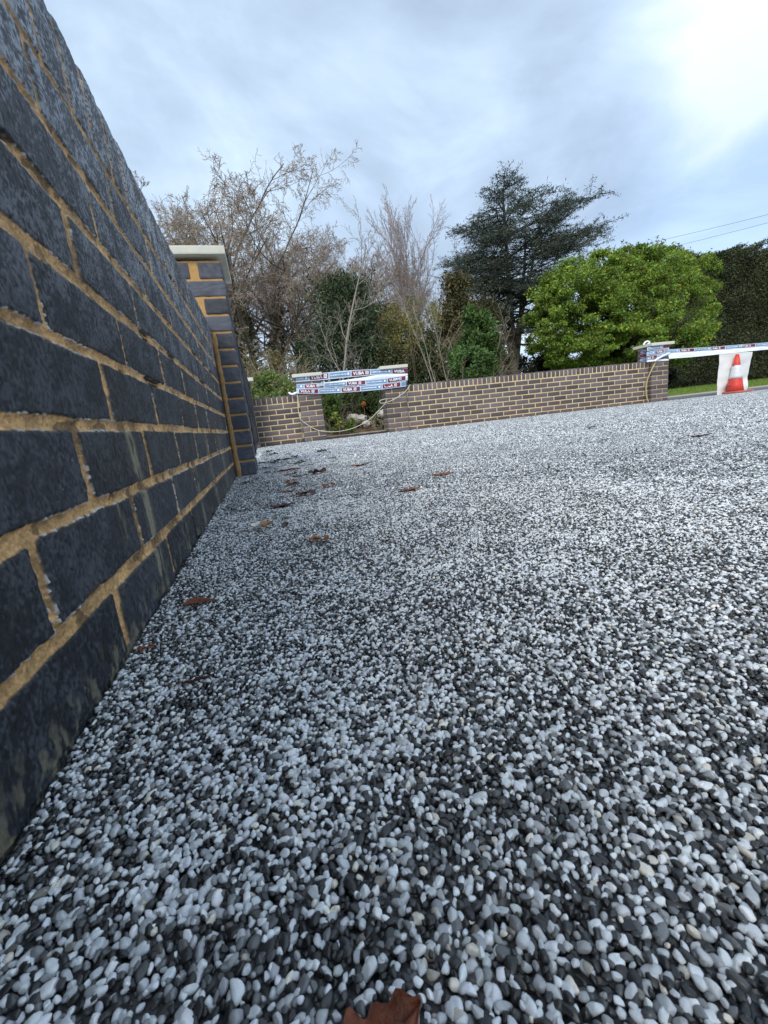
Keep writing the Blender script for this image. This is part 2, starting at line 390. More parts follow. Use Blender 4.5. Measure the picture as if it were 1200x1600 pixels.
# ------------------------------------------------------------------ the near wall, raised relief built per course
FACE, ZB, Y0J = -.1593, .2206, .4408
TOPZ = .712
def near_wall():
    r0 = root('brick_wall', (FACE, 1.0, 0), label='dark blue-black brick wall with ochre mortar running close along the left', cat='wall', kind='thing')
    ys = [-.62]
    while ys[-1] < 2.21:
        y = ys[-1]
        if y < .06: d = .008
        else: d = min(.0026, max(.0006, .0009*(y/.3)**1.4))
        ys.append(y+d)
    ys = np.array(ys); ys[-1] = 2.21
    SP = ZB+.075*5            # bed under the brick-on-edge course
    s_face = np.arange(-.02, TOPZ-.004, .00085)
    s_top = np.arange(TOPZ-.004, TOPZ+.215, .0022)
    s_back = np.linspace(TOPZ+.217, TOPZ+.215+TOPZ+.02, 60)
    s = np.concatenate([s_face, s_top, s_back])
    U, Sg = np.meshgrid(ys, s, indexing='ij')
    # wobble of the joints
    wu = (fbm(U*26, Sg*26, 0, 11, 2)-.5)*.0030+(fbm(U*160, Sg*160, 0, 12, 2)-.5)*.0020
    wv = (fbm(U*22, Sg*22, 5, 21, 2)-.5)*.0034+(fbm(U*170, Sg*170, 5, 22, 2)-.5)*.0022
    u = U+wu; v = Sg+wv
    row = np.floor((v-ZB)/.075).astype(int)
    sold = row >= 5
    half = np.where(row % 2 == 0, .1125, 0.0)
    cu = (u-Y0J-half)/.225
    ci = np.floor(cu).astype(int)
    cs = (u-Y0J-.010)/.0757; csi = np.floor(cs).astype(int)
    jr = lambda a, b, k: _h(a.astype(np.int64)+500, b.astype(np.int64)+500, np.int64(k), 77)
    idA = np.where(sold, csi, ci); idB = np.where(sold, 99, row)
    r1, r2, r3, r4 = [jr(idA, idB, k) for k in (1, 2, 3, 4)]
    bx = np.where(sold, .0336, .1076)-.0022*r1; bz = .0319-.0012*r2
    du = np.where(sold, (cs-csi-.5)*.0757, (cu-ci-.5)*.225)+(r3-.5)*.0030
    dvv = (v-ZB-row*.075-.0375)+(r4-.5)*.0030
    # brick-on-edge: only bounded below on the face side and on the back
    total = TOPZ*2+.215
    dlow = v-(SP+.0062); dback = (total-SP-.006)-v
    rad = .0028
    qx = np.abs(du)-(bx-rad)
    qz = np.where(sold, np.maximum(-(dlow-rad), -(dback-rad)), np.abs(dvv)-(bz-rad))
    sd_ = np.minimum(np.maximum(qx, qz), 0)+np.sqrt(np.maximum(qx, 0)**2+np.maximum(qz, 0)**2)-rad   # <0 inside brick
    back = v > total-SP
    inside = -sd_
    m = np.maximum(sm(-.0006, .0006, inside), 1-sm(.006, .0075, Sg+.001*vn(U*200, Sg, 0, 8)))   # 1 = brick
    # heights along the normal
    brick_h = .0012*(r1-.5)+.0020*(r2-.5)*du/.1+ -.0014*(1-sm(0, .0022, inside))
    rough_b = (fbm(U*330, Sg*170, 0, 31, 2)-.5)*.0016+(fbm(U*30, Sg*30, 0, 32, 2)-.5)*.0010
    drag = (vn(U*260, Sg*90, 0, 33)-.5)*.0005
    mort_h = -.0022+.0012*sm(.0, .0045, -inside)*-1+(fbm(U*60, Sg*60, 0, 41, 3)-.5)*.0022+(fbm(U*300, Sg*300, 0, 42, 2)-.5)*.0026
    crumb_n = fbm(U*260, Sg*260, 0, 51, 2)
    edge = np.exp(-((inside+.0004)/.0009)**2)
    crumb = edge*sm(.49, .62, crumb_n)*sm(.34, .5, fbm(U*14, Sg*14, 0, 52, 2))*(Sg > .07)
    H = m*(brick_h+rough_b+drag)+(1-m)*mort_h+crumb*.0024
    # holes in the joints beside some bricks
    gap = np.exp(-((inside+.0022)/.0030)**2)*sm(.70, .76, fbm(U*11, Sg*11, 0, 61, 2))
    H -= gap*.006
    # colours
    base = np.stack([.0115+.010*r1, .0130+.0105*r1, .0175+.013*r1], -1)
    base = base*(.75+.5*r3)[..., None]
    hiA = np.clip((Sg-.30)/.35, 0, 1)
    sc = fbm(U*420, Sg*330, 0, 71, 2)*.6+fbm(U*40, Sg*40, 0, 72, 2)*.4
    scuff_sheen = (sm(.45, .66, sc)+.12)*(.24+1.35*hiA*(.5+r2))  # scuff speckle; its rise with height paints sky sheen on upper bricks
    base = base*(1+1.5*(fbm(U*420, Sg*260, 0, 73, 2)-.45)[..., None])
    base = base+scuff_sheen[..., None]*np.array([.185, .20, .222])
    # dusty buff streaks of splashed mortar, from the photograph's places
    st = np.zeros_like(U)
    for (yc, w, z0, z1, a) in ((.600, .013, .0, .215, .95), (.50, .006, .09, .14, .4), (.80, .014, -.01, .075, .7), (1.03, .016, .0, .15, .5), (1.32, .03, .0, .2, .4), (.455, .008, -.01, .05, .3), (1.7, .05, 0, .2, .35)):
        yy = yc+.02*(fbm(Sg*9, Sg*0+yc*7, 0, 80, 2)-.5)
        st = np.maximum(st, a*np.exp(-((U-yy)/w)**2)*sm(z0-.02, z0+.01, Sg)*(1-sm(z1-.01, z1+.02, Sg)))
    st = st*sm(.36, .62, fbm(U*130, Sg*45, 0, 81, 3))*1.5
    foot = (1-sm(.0, .045, Sg))*sm(.56, .70, fbm(U*110, Sg*60, 0, 84, 3))*.6
    st = np.clip(np.maximum(st, foot), 0, .85)
    bc = base*(1-st[..., None])+st[..., None]*np.array([.30, .27, .18])
    speck = (vn(U*700, Sg*700, 0, 91) > .985)*(vn(U*90, Sg*90, 0, 92) > .5)
    bc = bc+speck[..., None]*np.array([.22, .24, .26])
    mt = fbm(U*45, Sg*45, 0, 95, 4); mf = fbm(U*420, Sg*420, 0, 96, 2)
    mc = np.array([.60, .36, .155])*(.35+1.25*mt)[..., None]*(.55+.9*mf)[..., None]
    
    # dirt and dark pits in the mortar
    mc = np.where((sm(.66, .72, fbm(U*38, Sg*55, 0, 97, 2)) > .5)[..., None], mc*.45, mc)
    colr = bc*m[..., None]+mc*(1-m)[..., None]
    cr2 = np.clip(crumb*1.1, 0, 1)[..., None]
    colr = colr*(1-cr2)+cr2*np.array([.62, .60, .56])
    gp = np.clip(gap*1.1, 0, .9)[..., None]; colr = colr*(1-gp)
    moss = sm(.62, .75, fbm(U*50, Sg*50, 0, 98, 2))*edge*(Sg > .45)*.5
    colr = colr*(1-moss[..., None])+moss[..., None]*np.array([.30, .32, .16])
    # to 3-D, walking round the section of the wall
    Rr = .007
    X = np.where(Sg < TOPZ, FACE, np.where(Sg < TOPZ+.215, FACE-(Sg-TOPZ), FACE-.215))
    Z = np.where(Sg < TOPZ, Sg, np.where(Sg < TOPZ+.215, TOPZ, TOPZ-(Sg-TOPZ-.215)))
    a = np.where(Sg < TOPZ+.1, sm(TOPZ-.012, TOPZ+.012, Sg)*math.pi/2, math.pi/2+sm(TOPZ+.215-.012, TOPZ+.215+.012, Sg)*math.pi/2)
    nx, nz = np.cos(a), np.sin(a)
    crown = np.where(sold, -.004*(np.clip(np.abs(du)/.033, 0, 1))**3*sm(TOPZ-.03, TOPZ, Sg), 0)
    e1_ = np.exp(-((Sg-TOPZ)/.009)**2)+np.exp(-((Sg-TOPZ-.215)/.009)**2)
    H = H+crown-.0035*e1_
    X = X+nx*H; Z = Z+nz*H
    V = np.stack([X-FACE, U-1.0, Z], -1)
    nu, ns = U.shape
    cut = int(np.searchsorted(s, SP+.001)); cut2 = int(np.searchsorted(s, total-SP))
    def piece(name, i0, i1):
        sub = V[:, i0:i1].reshape(-1, 3); n2 = i1-i0
        return mesh(name, sub, grid_faces(nu, n2), M_wall, r0, colr[:, i0:i1].reshape(-1, 3), smooth=True)
    piece('brickwork', 0, cut+1); piece('coping', cut, cut2+1)
    # core closing the ends and the back
    mbc = MB(); mbc.add(*plain_box((-.1075, .20, .34), (.195, 2.86, .70))); mbc.build('core', M_mortar, r0)
near_wall()

# ------------------------------------------------------------------ pillars and far walls, brick by brick
def shade(rnd, tone):
    v = rnd.random()
    if tone == 'near':
        k = .04+.055*v; return np.array([k*.92, k, k*1.28])
    k = .052+.085*v; w = .1+rnd.random()*.5
    return np.array([k*(1.06+.25*w), k*(.94), k*(.94+.06*(1-w))])
def xf(V, ang, origin):
    c, s = math.cos(ang), math.sin(ang)
    return np.stack([V[:, 0]*c-V[:, 1]*s, V[:, 0]*s+V[:, 1]*c, V[:, 2]], 1)+np.asarray(origin)
def pillar(name, origin, ang, height, zoff, tone, label, n=3, capw=.43, cap_h=.045, mort=None, flip=0, apex=.02, group='brick pillars with pale caps'):
    """square pillar, local x to the right, local -y towards the drive; origin = centre at ground"""
    rnd = random.Random(hash(label) % 9999 if False else len(label)*7+int(height*1000))
    r0 = root(name, origin, ang, label=label, cat='pillar', kind='thing', group=group)
    wdt = .357 if tone == 'near' else .3275; h = wdt/2; mb = MB(); rows = int(round((height-zoff)/.075))
    for k in range(-1, rows):
        z = zoff+k*.075+.0375+.0
        z0, z1 = max(z-.0325, -.02), min(z+.0325, height)
        if z1-z0 < .01: continue
        zc, zh = (z0+z1)/2, z1-z0
        a = (k+flip) % 2
        # pinwheel: each face one stretcher + one header end
        for q in range(4):
            rot = q*math.pi/2
            sgn = 1 if a == 0 else -1
            cx0 = sgn*(h-.1075)+rnd.uniform(-.001, .001)
            dep = .1025
            V, Fs = rbox((cx0, -(h-dep/2)+rnd.uniform(-.0012, .0012), zc), (.215, dep, zh), .0035, n, .0012 if n > 4 else .0008, rnd.randint(0, 999), 60)
            mb.add(xf(V, rot, (0, 0, 0)), Fs, shade(rnd, tone)*(1 if tone != 'near' else 1.0))
    if tone == 'near':
        allV = mb.V
        for i in range(len(mb.C)):
            q = allV[i]; f_ = .35+1.4*fbm(q[:, 0]*120+i, q[:, 1]*120, q[:, 2]*120, 3, 2)
            mb.C[i] = mb.C[i]*f_[:, None]
    mb.build('brickwork', M_brick if tone != 'near' else M_wall, r0)
    mc = MB(); V, Fs = rbox((0, 0, height/2-.01), (wdt-.010, wdt-.010, height), .004, 24 if tone == 'near' else 6, .0016, 5, 80); mc.add(V, Fs)
    mc.build('mortar', mort or M_mortar_far, r0)
    # cap: slab with a slight weathered pyramid on top
    cm = MB(); hw = capw/2
    V, Fs = rbox((0, 0, 0), (capw, capw, cap_h), .004, 8, .0009, 9, 25)
    r_ = np.clip(1-np.maximum(np.abs(V[:, 0]), np.abs(V[:, 1]))/hw, 0, 1)
    V[:, 2] += np.where(V[:, 2] > 0, r_*apex, 0)+height+.006+cap_h/2
    cm.add(V, Fs); cm.build('cap', M_cap, r0)
    return r0
# near pillar at the end of the near wall
PA = pillar('brick_pillar', (-.060-.1785, 2.205+.1785, 0), 0, .985, -.004, 'near', 'tall near brick pillar with a pale concrete cap at the end of the left wall', n=10, capw=.407, cap_h=.036, mort=M_mortar, apex=.0, flip=1)
mbf = MB()
for k in range(30):
    pass
n_ = 90; zf = np.linspace(-.01, .665, n_); P = np.stack([np.full(n_, FACE+.012)+.003*(vn(zf*30, 0, 0, 4)-.5), np.full(n_, 2.204)+.002*vn(zf*60, 3, 0, 5), zf], 1)
Vt, Ft = tube(P, .0085+.005*vn(zf*50, 7, 0, 6), 8); Vt[:, 1] = (Vt[:, 1]-2.204)*.5+2.204; mbf.add(Vt, Ft)
fil = mbf.build('mortar_fillet', mat('rough_mortar', (.40, .24, .10), rough=.95, nscale=60, namp=.5, bump=1, bscale=220, bdist=.004), PA); fil.location = (.060+.1785, -2.205-.1785, 0)

def far_wall(name, s0, s1, top, nrows, label, group, out_=0.0, ph=0.0, thick=.215):
    rnd = random.Random(int(s0*100)+17)
    o = FW(s0, 0, 0); r0 = root(name, o, TH, label=label, cat='wall', kind='thing', group=group); L = s1-s0
    mb = MB(); sb = MB()
    zt = top-.105
    n = int(L/.075)
    for i in range(n+1):
        x0 = i*.075+.006; x1 = min(x0+.063, L)
        if x1-x0 < .015: continue
        V, Fs = rbox(((x0+x1)/2, thick/2+rnd.uniform(-.0015, .0015), zt+.0525+rnd.uniform(-.0012, .0012)), (x1-x0, thick, .103), .003, 3)
        sb.add(V, Fs, shade(rnd, 'far'))
    for k in range(nrows+1):
        z1 = zt-.012-k*.075; z0 = max(z1-.063, -.02)
        if z1 < 0: break
        x = -.225+(.1125 if k % 2 else 0)+ph
        while x < L:
            a, b = max(x+.006, .0), min(x+.219, L)
            if b-a > .02:
                V, Fs = rbox(((a+b)/2, .051+rnd.uniform(-.0012, .0012), (z0+z1)/2), (b-a, .1025, z1-z0), .003, 3)
                mb.add(V, Fs, shade(rnd, 'far'))
                V, Fs = rbox(((a+b)/2, thick-.051, (z0+z1)/2), (b-a, .1025, z1-z0), .003, 3)
                mb.add(V, Fs, shade(rnd, 'far'))
            x += .225
    for q in (mb, sb):
        for i in range(len(q.C)):
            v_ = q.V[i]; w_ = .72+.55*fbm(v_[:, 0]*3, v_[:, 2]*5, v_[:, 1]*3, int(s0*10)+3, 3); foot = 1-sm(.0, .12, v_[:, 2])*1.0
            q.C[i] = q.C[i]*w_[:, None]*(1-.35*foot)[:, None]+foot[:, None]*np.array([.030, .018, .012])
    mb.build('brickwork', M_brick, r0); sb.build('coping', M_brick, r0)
    mc = MB(); mc.add(*rbox((L/2, thick/2, (top-.008)/2-.01), (L-.002, thick-.004, top-.004), .003, 20, .001, 3, 60)); mc.build('mortar', M_mortar_far, r0)
    return r0
for sA, sB in ((sR0 if False else -.07, 4.4),):
    e_ = FW((sA+sB)/2, .028, .0); V, Fs = rbox((0, 0, 0), (sB-sA, .045, .014), .004, 30, .006, 4, 18)
    mbx = MB(); mbx.add(xf(V, TH, e_), Fs); tag(mbx.build('gutter_edging', mat('edging_grit', (.10, .06, .045), rough=.95, nscale=40, namp=.5)), kind='structure')
# gateway pillars and the end pillar
hh = .3275/2
def gate_pillar(pxr, pyr, side, height, label, zoff, ang=TH, outp=.06, **kw):
    s = s_at(pxr, pyr, outp)[0]
    s = s-hh if side == 'r' else s+hh
    o = FW(s, outp-hh, 0)
    return pillar('brick_pillar', o, ang, height, zoff, 'far', label, **kw), s
TOPF = .4918+CAMZ; zc = TOPF-.105-.75+.012
HG = 1.0
PL, sPL = gate_pillar(506, 650, 'r', s_at(480, 590)[1], 'left gateway pillar, blue-white barrier tape round its top, capped in pale stone', zc)
PR, sPR = gate_pillar(604.5, 640, 'l', s_at(620, 577)[1], 'right gateway pillar with tape round it and a pale cap, start of the long wall', zc-.012)
PE, sPE = gate_pillar(1044, 600, 'r', s_at(1030, 541)[1], 'right-hand end pillar wrapped in tape, beside the hedge and the open entrance', zc-.012, flip=1)
# corner pillar at the far end of the near side
PC = pillar('brick_pillar', (at(399, 650, 6.25)[0]-hh, 6.25+hh, 0), 0, at(386, 597, 6.25)[2], zc, 'far', 'farthest left corner pillar, mostly hidden behind the tall near pillar')
0 and print('heights', s_at(480, 590), s_at(620, 577), s_at(1030, 541), sR0, sR1, sL0, sL1, sPL, sPR, sPE)
sR0 = s_at(643, 640)[0]; sR1 = s_at(1013, 600)[0]
TOPF = .4918+CAMZ
far_wall('boundary_wall', sPR+hh-.012, sR1, TOPF, 9, 'long low brick wall of purple-grey bricks between the gateway and the right pillar', 'low boundary walls', ph=.04)
sL0 = s_at(398, 650)[0]; sL1 = s_at(470, 650)[0]
far_wall('boundary_wall', sL0-.25, sL1+.01, TOPF+.012, 9, 'short low brick wall left of the gateway, by the dry shrubs', 'low boundary walls')
# black gate leaf folded back between near pillar and corner pillar
def gate():
    x = -.075
    r0 = root('metal_gate', (x, 2.6, 0), label='slim black metal gate folded back behind the tall near pillar', cat='gate', kind='thing')
    M = mat('black_metal', (.012, .012, .013), rough=.4, nscale=20, namp=.2)
    f = MB()
    for (c_, s_) in (((0, 1.1, .705), (.03, 2.2, .03)), ((0, 1.1, .10), (.03, 2.2, .03)), ((0, .015, .40), (.04, .03, .64)), ((0, 2.2, .40), (.04, .03, .64))):
        f.add(*rbox(c_, s_, .003, 3))
    f.build('frame', M, r0)
    b = MB()
    for i in range(18): b.add(*tube([(0, .12+i*.115, .11), (0, .12+i*.115, .70)], .007, 8))
    b.build('bars', M, r0)
gate()

# ------------------------------------------------------------------ lettering helper
def word_mesh(txt, size):
    cu = bpy.data.curves.new('lettering', 'FONT'); cu.body = txt; cu.size = size; cu.resolution_u = 2; cu.offset = size*.025
    o = bpy.data.objects.new('lettering', cu); COL.objects.link(o); bpy.context.view_layer.update()
    dg = bpy.context.evaluated_depsgraph_get(); m = bpy.data.meshes.new_from_object(o.evaluated_get(dg))
    V = np.array([v.co[:] for v in m.vertices]); T = []
    m.calc_loop_triangles()
    T = np.array([t.vertices[:] for t in m.loop_triangles])
    bpy.data.objects.remove(o); bpy.data.curves.remove(cu); bpy.data.meshes.remove(m)
    V[:, 0] -= V[:, 0].min(); V[:, 1] -= V[:, 1].min()
    return V, T
LET_V, LET_F = word_mesh('VUBA', .05)
LET_W = LET_V[:, 0].max(); LET_H = LET_V[:, 1].max()
M_tape = mat('tape_film', (.55, .68, .82), rough=.28, spec=.5, trans=.15)
M_tblue = mat('tape_blue', (.15, .25, .40), rough=.3, spec=.5)
M_tred = mat('tape_maroon', (.17, .012, .03), rough=.3, spec=.5)
M_twhite = mat('tape_white', (.80, .84, .88), rough=.35, spec=.5)
def catmull(P, n):
    P = np.asarray(P, float); Q = np.concatenate([[2*P[0]-P[1]], P, [2*P[-1]-P[-2]]]); outp = []
    for t in np.linspace(0, len(P)-1-1e-6, n):
        i = int(t); f = t-i; a, b, c, d = Q[i:i+4]
        outp.append(.5*((2*b)+(-a+c)*f+(2*a-5*b+4*c-d)*f*f+(-a+3*b-3*c+d)*f**3))
    return np.array(outp)
def tape(top, bot, label, group, phase=0.0, printed=True, name='barrier_tape', seed=1, wob=.008, both=False, flip=False, pitch=.62):
    """a film strip between a top edge and a bottom edge (lists of world points)"""
    n = 260; A = catmull(top, n); B = catmull(bot, n)
    mid = (A+B)/2; L = np.concatenate([[0], np.cumsum(np.linalg.norm(np.diff(mid, axis=0), axis=1))])
    T = np.gradient(mid, axis=0); T /= np.linalg.norm(T, axis=1, keepdims=True)
    up = A-B; wid = np.linalg.norm(up, axis=1); up /= wid[:, None]; N = np.cross(T, up)
    if N[:, 1].mean() > 0: N = -N
    k = (vn(L*5, seed, 0, seed)-.5)*wob*3
    m_ = 14; V = []
    def surf(l, v, off):
        i = np.clip(np.interp(l, L, np.arange(n)), 0, n-1)
        a = np.stack([np.interp(i, np.arange(n), A[:, c]) for c in range(3)], -1)
        b = np.stack([np.interp(i, np.arange(n), B[:, c]) for c in range(3)], -1)
        nrm = np.stack([np.interp(i, np.arange(n), N[:, c]) for c in range(3)], -1)
        bow = (vn(l*6, v*1.5, 0, seed)-.5)*wob*2
        return b*(1-v)[..., None]+a*v[..., None]+nrm*(off+bow)[..., None]
    ll, vv = np.meshgrid(L, np.linspace(0, 1, m_), indexing='ij')
    V = surf(ll.ravel(), vv.ravel(), np.zeros(ll.size))
    o = mesh(name, V, grid_faces(n, m_), M_tape if printed else M_twhite, None, smooth=True)
    tag(o, label=label, cat='barrier tape', group=group)
    if not printed: return o
    def quad(dst, l0, l1, v0, v1, off):
        nl = max(2, int((l1-l0)/.02)+1)
        g1, g2 = np.meshgrid(np.linspace(l0, l1, nl), np.array([v0, v1]), indexing='ij')
        if l1 > L[-1] or l0 < 0: return
        dst.add(surf(g1.ravel(), g2.ravel(), np.full(g1.size, off)), grid_faces(nl, 2))
    t = -phase; W_ = wid.mean()
    rnd = random.Random(seed)
    while t < L[-1]:
        # maroon panel with the word and a small emblem, then the blue panel of small print
        l0, l1 = max(t, 0), min(t+pitch*.44, L[-1])
        if l1-l0 > .03:
            red = MB(); wh = MB(); quad(red, l0, l1, .13, .87, .0030); pr_ = red.build('maroon_panel', M_tred, o)
            sc = W_*.50/LET_H
            if t > 0 and t+LET_W*sc*1.25+.03 < L[-1]:
                Q = LET_V*sc; lx = t+.018+Q[:, 0]*1.05; vy = .25+Q[:, 1]/W_
                wh.add(surf(lx, vy, np.full(len(lx), .0055)), LET_F)
                e0 = t+.018+LET_W*sc*1.05+.022; ew = W_*.5
                if e0+ew < L[-1]:
                    quad(wh, e0, e0+ew, .24, .34, .0055); quad(wh, e0, e0+ew*.2, .36, .74, .0055); quad(wh, e0+ew*.8, e0+ew, .36, .74, .0055); quad(wh, e0, e0+ew, .66, .76, .0055)
                    quad(wh, e0+ew*.35, e0+ew*.65, .44, .58, .0055)
                wh.build('lettering', M_twhite, pr_)
        b0, b1 = t+pitch*.47, t+pitch*.97
        b0c, b1c = max(b0, 0), min(b1, L[-1])
        if b1c-b0c > .03:
            blue = MB(); wh = MB(); quad(blue, b0c, b1c, .18, .82, .0030); pb_ = blue.build('blue_panel', M_tblue, o)
            x = b0c+.01
            while x < b1c-.07:
                w_ = rnd.uniform(.006, .016)
                quad(wh, x, x+w_, .42, .60, .0055); x += w_+rnd.choice([.004, .004, .012])
            if b1c == b1: quad(wh, b1-.045, b1-.018, .35, .70, .0055)
            wh.build('small_print', M_twhite, pb_)
        t += pitch
    return o
# ---- three runs of tape across the gateway, from pillar to pillar
def on_wall(px, py, o=.075):
    v = WX + RX*(px-600)/F - UX*(py-800)/F
    n = np.array([math.sin(TH), -math.cos(TH)]); d = n@np.array([WX0, WY0])+o
    q = v*(d/(n@v[:2])); return np.array([q[0], q[1], q[2]+CAMZ])
def pts(L, o=.072): return [on_wall(x, y, o) for x, y in L]
G1 = 'printed tapes across the gateway'
tape(pts([(462, 587), (500, 583), (550, 578.5), (600, 576), (637, 575)]), pts([(462, 597), (500, 594), (550, 589), (600, 585), (637, 584.5)]), 'topmost printed barrier tape stretched across the gateway, just under both pillar caps', G1, phase=.42, seed=3)
tape(pts([(500, 598.5), (530, 595), (560, 590.5), (595, 585.5), (637, 584.0)], .078), pts([(500, 603), (530, 601), (560, 598), (595, 593.0), (637, 590)], .078), 'plain pale back of the slack tape lying between the upper and middle printed tapes', G1, printed=False, seed=5)
tape(pts([(463, 600.5), (500, 598.5), (550, 595), (596, 591.5), (637, 586)], .084), pts([(463, 608), (500, 606.5), (550, 602.5), (596, 600), (637, 594.0)], .084), 'middle printed barrier tape across the gateway, sagging a little', G1, phase=.50, seed=7)
tape(pts([(463, 607.5), (500, 607), (550, 603.8), (596, 600), (635, 595)], .090), pts([(463, 615), (500, 615), (550, 612.5), (596, 608.5), (635, 603.5)], .090), 'lowest printed barrier tape across the gateway, just above the green shrubs', G1, phase=.58, seed=9)
# knotted tape tail on top of the short wall left of the gateway
mb = MB(); P = catmull([on_wall(451, 613.5, .05), on_wall(456, 616, .06), on_wall(461, 614.5, .07), on_wall(465, 613, .08)], 14)
V, Fs = tube(P, .013+.008*vn(np.arange(14)*.9, 0, 0, 5), 8); mb.add(V, Fs)
tag(mb.build('tape_knot', M_twhite, smooth=True), label='crumpled white tail of tape knotted on top of the short wall', cat='tape knot')

# ---- end pillar: tape wound round its head, then a long double run to the right
def pe_pt(px, py, o): return on_wall(px, py, o)
G2 = 'printed tapes wound round the right pillar'
def wrap(y0l, y1l, y0r, y1r, label, seed, o, printed=True, xl=996.5, xr=1045.5):
    # left flank, front, with the flank running back along the side
    f0, f1 = xl+13, xr
    bk = FW(sPE-hh-.012, .06-.25, 0)
    zt = on_wall(f0, y0l, o)[2]; zb_ = on_wall(f0, y1l, o)[2]
    top = [np.array([bk[0], bk[1], zt+.0]), np.array([*FW(sPE-hh-.012, .06-.12, 0)[:2], zt]), on_wall(1011.5, y0l, o), on_wall(1028, (y0l+y0r)/2, o), on_wall(xr, y0r, o)]
    bot = [np.array([bk[0], bk[1], zb_]), np.array([*FW(sPE-hh-.012, .06-.12, 0)[:2], zb_]), on_wall(1011.5, y1l, o), on_wall(1028, (y1l+y1r)/2, o), on_wall(xr, y1r, o)]
    tape(top, bot, label, G2, phase=.1*seed % .6, printed=printed, seed=seed, wob=.003, pitch=.55)
wrap(543, 548.5, 537.5, 543.5, 'uppermost tape wound round the right pillar under its cap', 11, .070)
wrap(550, 556.5, 543.5, 549.5, 'second tape down wound round the right pillar', 13, .075)
wrap(558, 563, 549, 555, 'third tape down, slanting across the face of the right pillar', 15, .080)
wrap(562.5, 565.5, 560.5, 563, 'lowest pale tape strip flat across the right pillar', 17, .075, printed=False)
# loose twisted end coming down from right to left on the pillar
mb = MB(); P = catmull([on_wall(1046, 551.5, .085), on_wall(1036, 556, .10), on_wall(1026, 561.5, .105), on_wall(1022.5, 564.5, .10)], 16); V, Fs = tube(P, .016, 8); V = V; mb.add(V, Fs)
tag(mb.build('tape_end', M_twhite, smooth=True), label='twisted white tape end slanting down the face of the right pillar', cat='tape end')
# curl of tape on the cap
ct = FW(sPE-.12, .06-hh+.02, s_at(1030, 541)[1]+.05)
mb = MB(); P = catmull([ct+np.array(q) for q in ((-.10, .0, .0), (-.06, 0, .045), (0, 0, .055), (.03, 0, .02), (.0, .02, .012))], 20)
V, Fs = tube(P, .014, 7); mb.add(V, Fs); tag(mb.build('tape_curl', M_twhite, smooth=True), label='curled loop of white tape lying on the cap of the right pillar', cat='tape curl')
# long run to the right, towards a post out of frame
RUN_O = .10
far_pt = lambda px, py: on_wall(px, py, RUN_O)
tape([on_wall(1040, 546.0, .09), far_pt(1080, 544.0), far_pt(1130, 540.5), far_pt(1200, 535.0), far_pt(1260, 530.5)], [on_wall(1040, 551.5, .09), far_pt(1080, 549.5), far_pt(1130, 546), far_pt(1200, 540.5), far_pt(1260, 536)], 'long printed barrier tape stretched to the right from the end pillar', 'tapes stretched over the open entrance', phase=.35, seed=21)
tape([on_wall(1045, 551.8, .09), far_pt(1080, 549.8), far_pt(1130, 546.3), far_pt(1200, 540.8), far_pt(1260, 536.3)], [on_wall(1045, 560.5, .09), far_pt(1080, 558), far_pt(1130, 553), far_pt(1200, 546), far_pt(1260, 541)], 'plain pale blue-white tape hanging directly under the long printed tape', 'tapes stretched over the open entrance', printed=False, seed=23)

# ---- slack pale rope between the gateway pillars
M_rope = mat('pale_rope', (.62, .60, .47), rough=.7, nscale=150, namp=.2)
mb = MB()
P = catmull([on_wall(641, 601, .085), on_wall(634, 611, .09), on_wall(622, 620, .09), on_wall(608, 627.5, .10), on_wall(596, 630, .12), on_wall(594, 626, .12), on_wall(604, 623.5, .10), on_wall(601, 631, .09),
             on_wall(592, 641, .06), on_wall(580, 653, .0), on_wall(562, 664.5, -.03), on_wall(545, 671, -.03), on_wall(525, 674.5, .04), on_wall(505, 674, .085), on_wall(490, 669.5, .075), on_wall(478, 662, .072), on_wall(470, 655, .07), on_wall(466, 640, .07), on_wall(464.5, 616, .07)], 150)
mb.add(*tube(P, .0045, 7)); tag(mb.build('rope', M_rope, smooth=True), label='slack pale rope looping down across the gateway from pillar to pillar', cat='rope')
M_hose = mat('grey_hose', (.20, .19, .16), rough=.5)
mb = MB(); P = catmull([on_wall(469, 654, .03), on_wall(472, 668, .035), on_wall(472, 680, .04), on_wall(470, 689, .05)], 30); mb.add(*tube(P, .007, 7))
tag(mb.build('cable', M_hose, smooth=True), label='thin dark cable trailing down beside the left gateway pillar', cat='cable')
M_yrope = mat('tan_cable', (.42, .33, .14), rough=.6)
mb = MB(); P = catmull([on_wall(1024, 566, .075), on_wall(1018, 578, .085), on_wall(1012, 592, .06), on_wall(1009.5, 604, .05), on_wall(1010, 618, .05), on_wall(1013, 628, .06)], 50); mb.add(*tube(P, .011, 8))
tag(mb.build('hose', M_yrope, smooth=True), label='tan and black hose hanging down the left side of the right pillar', cat='hose')

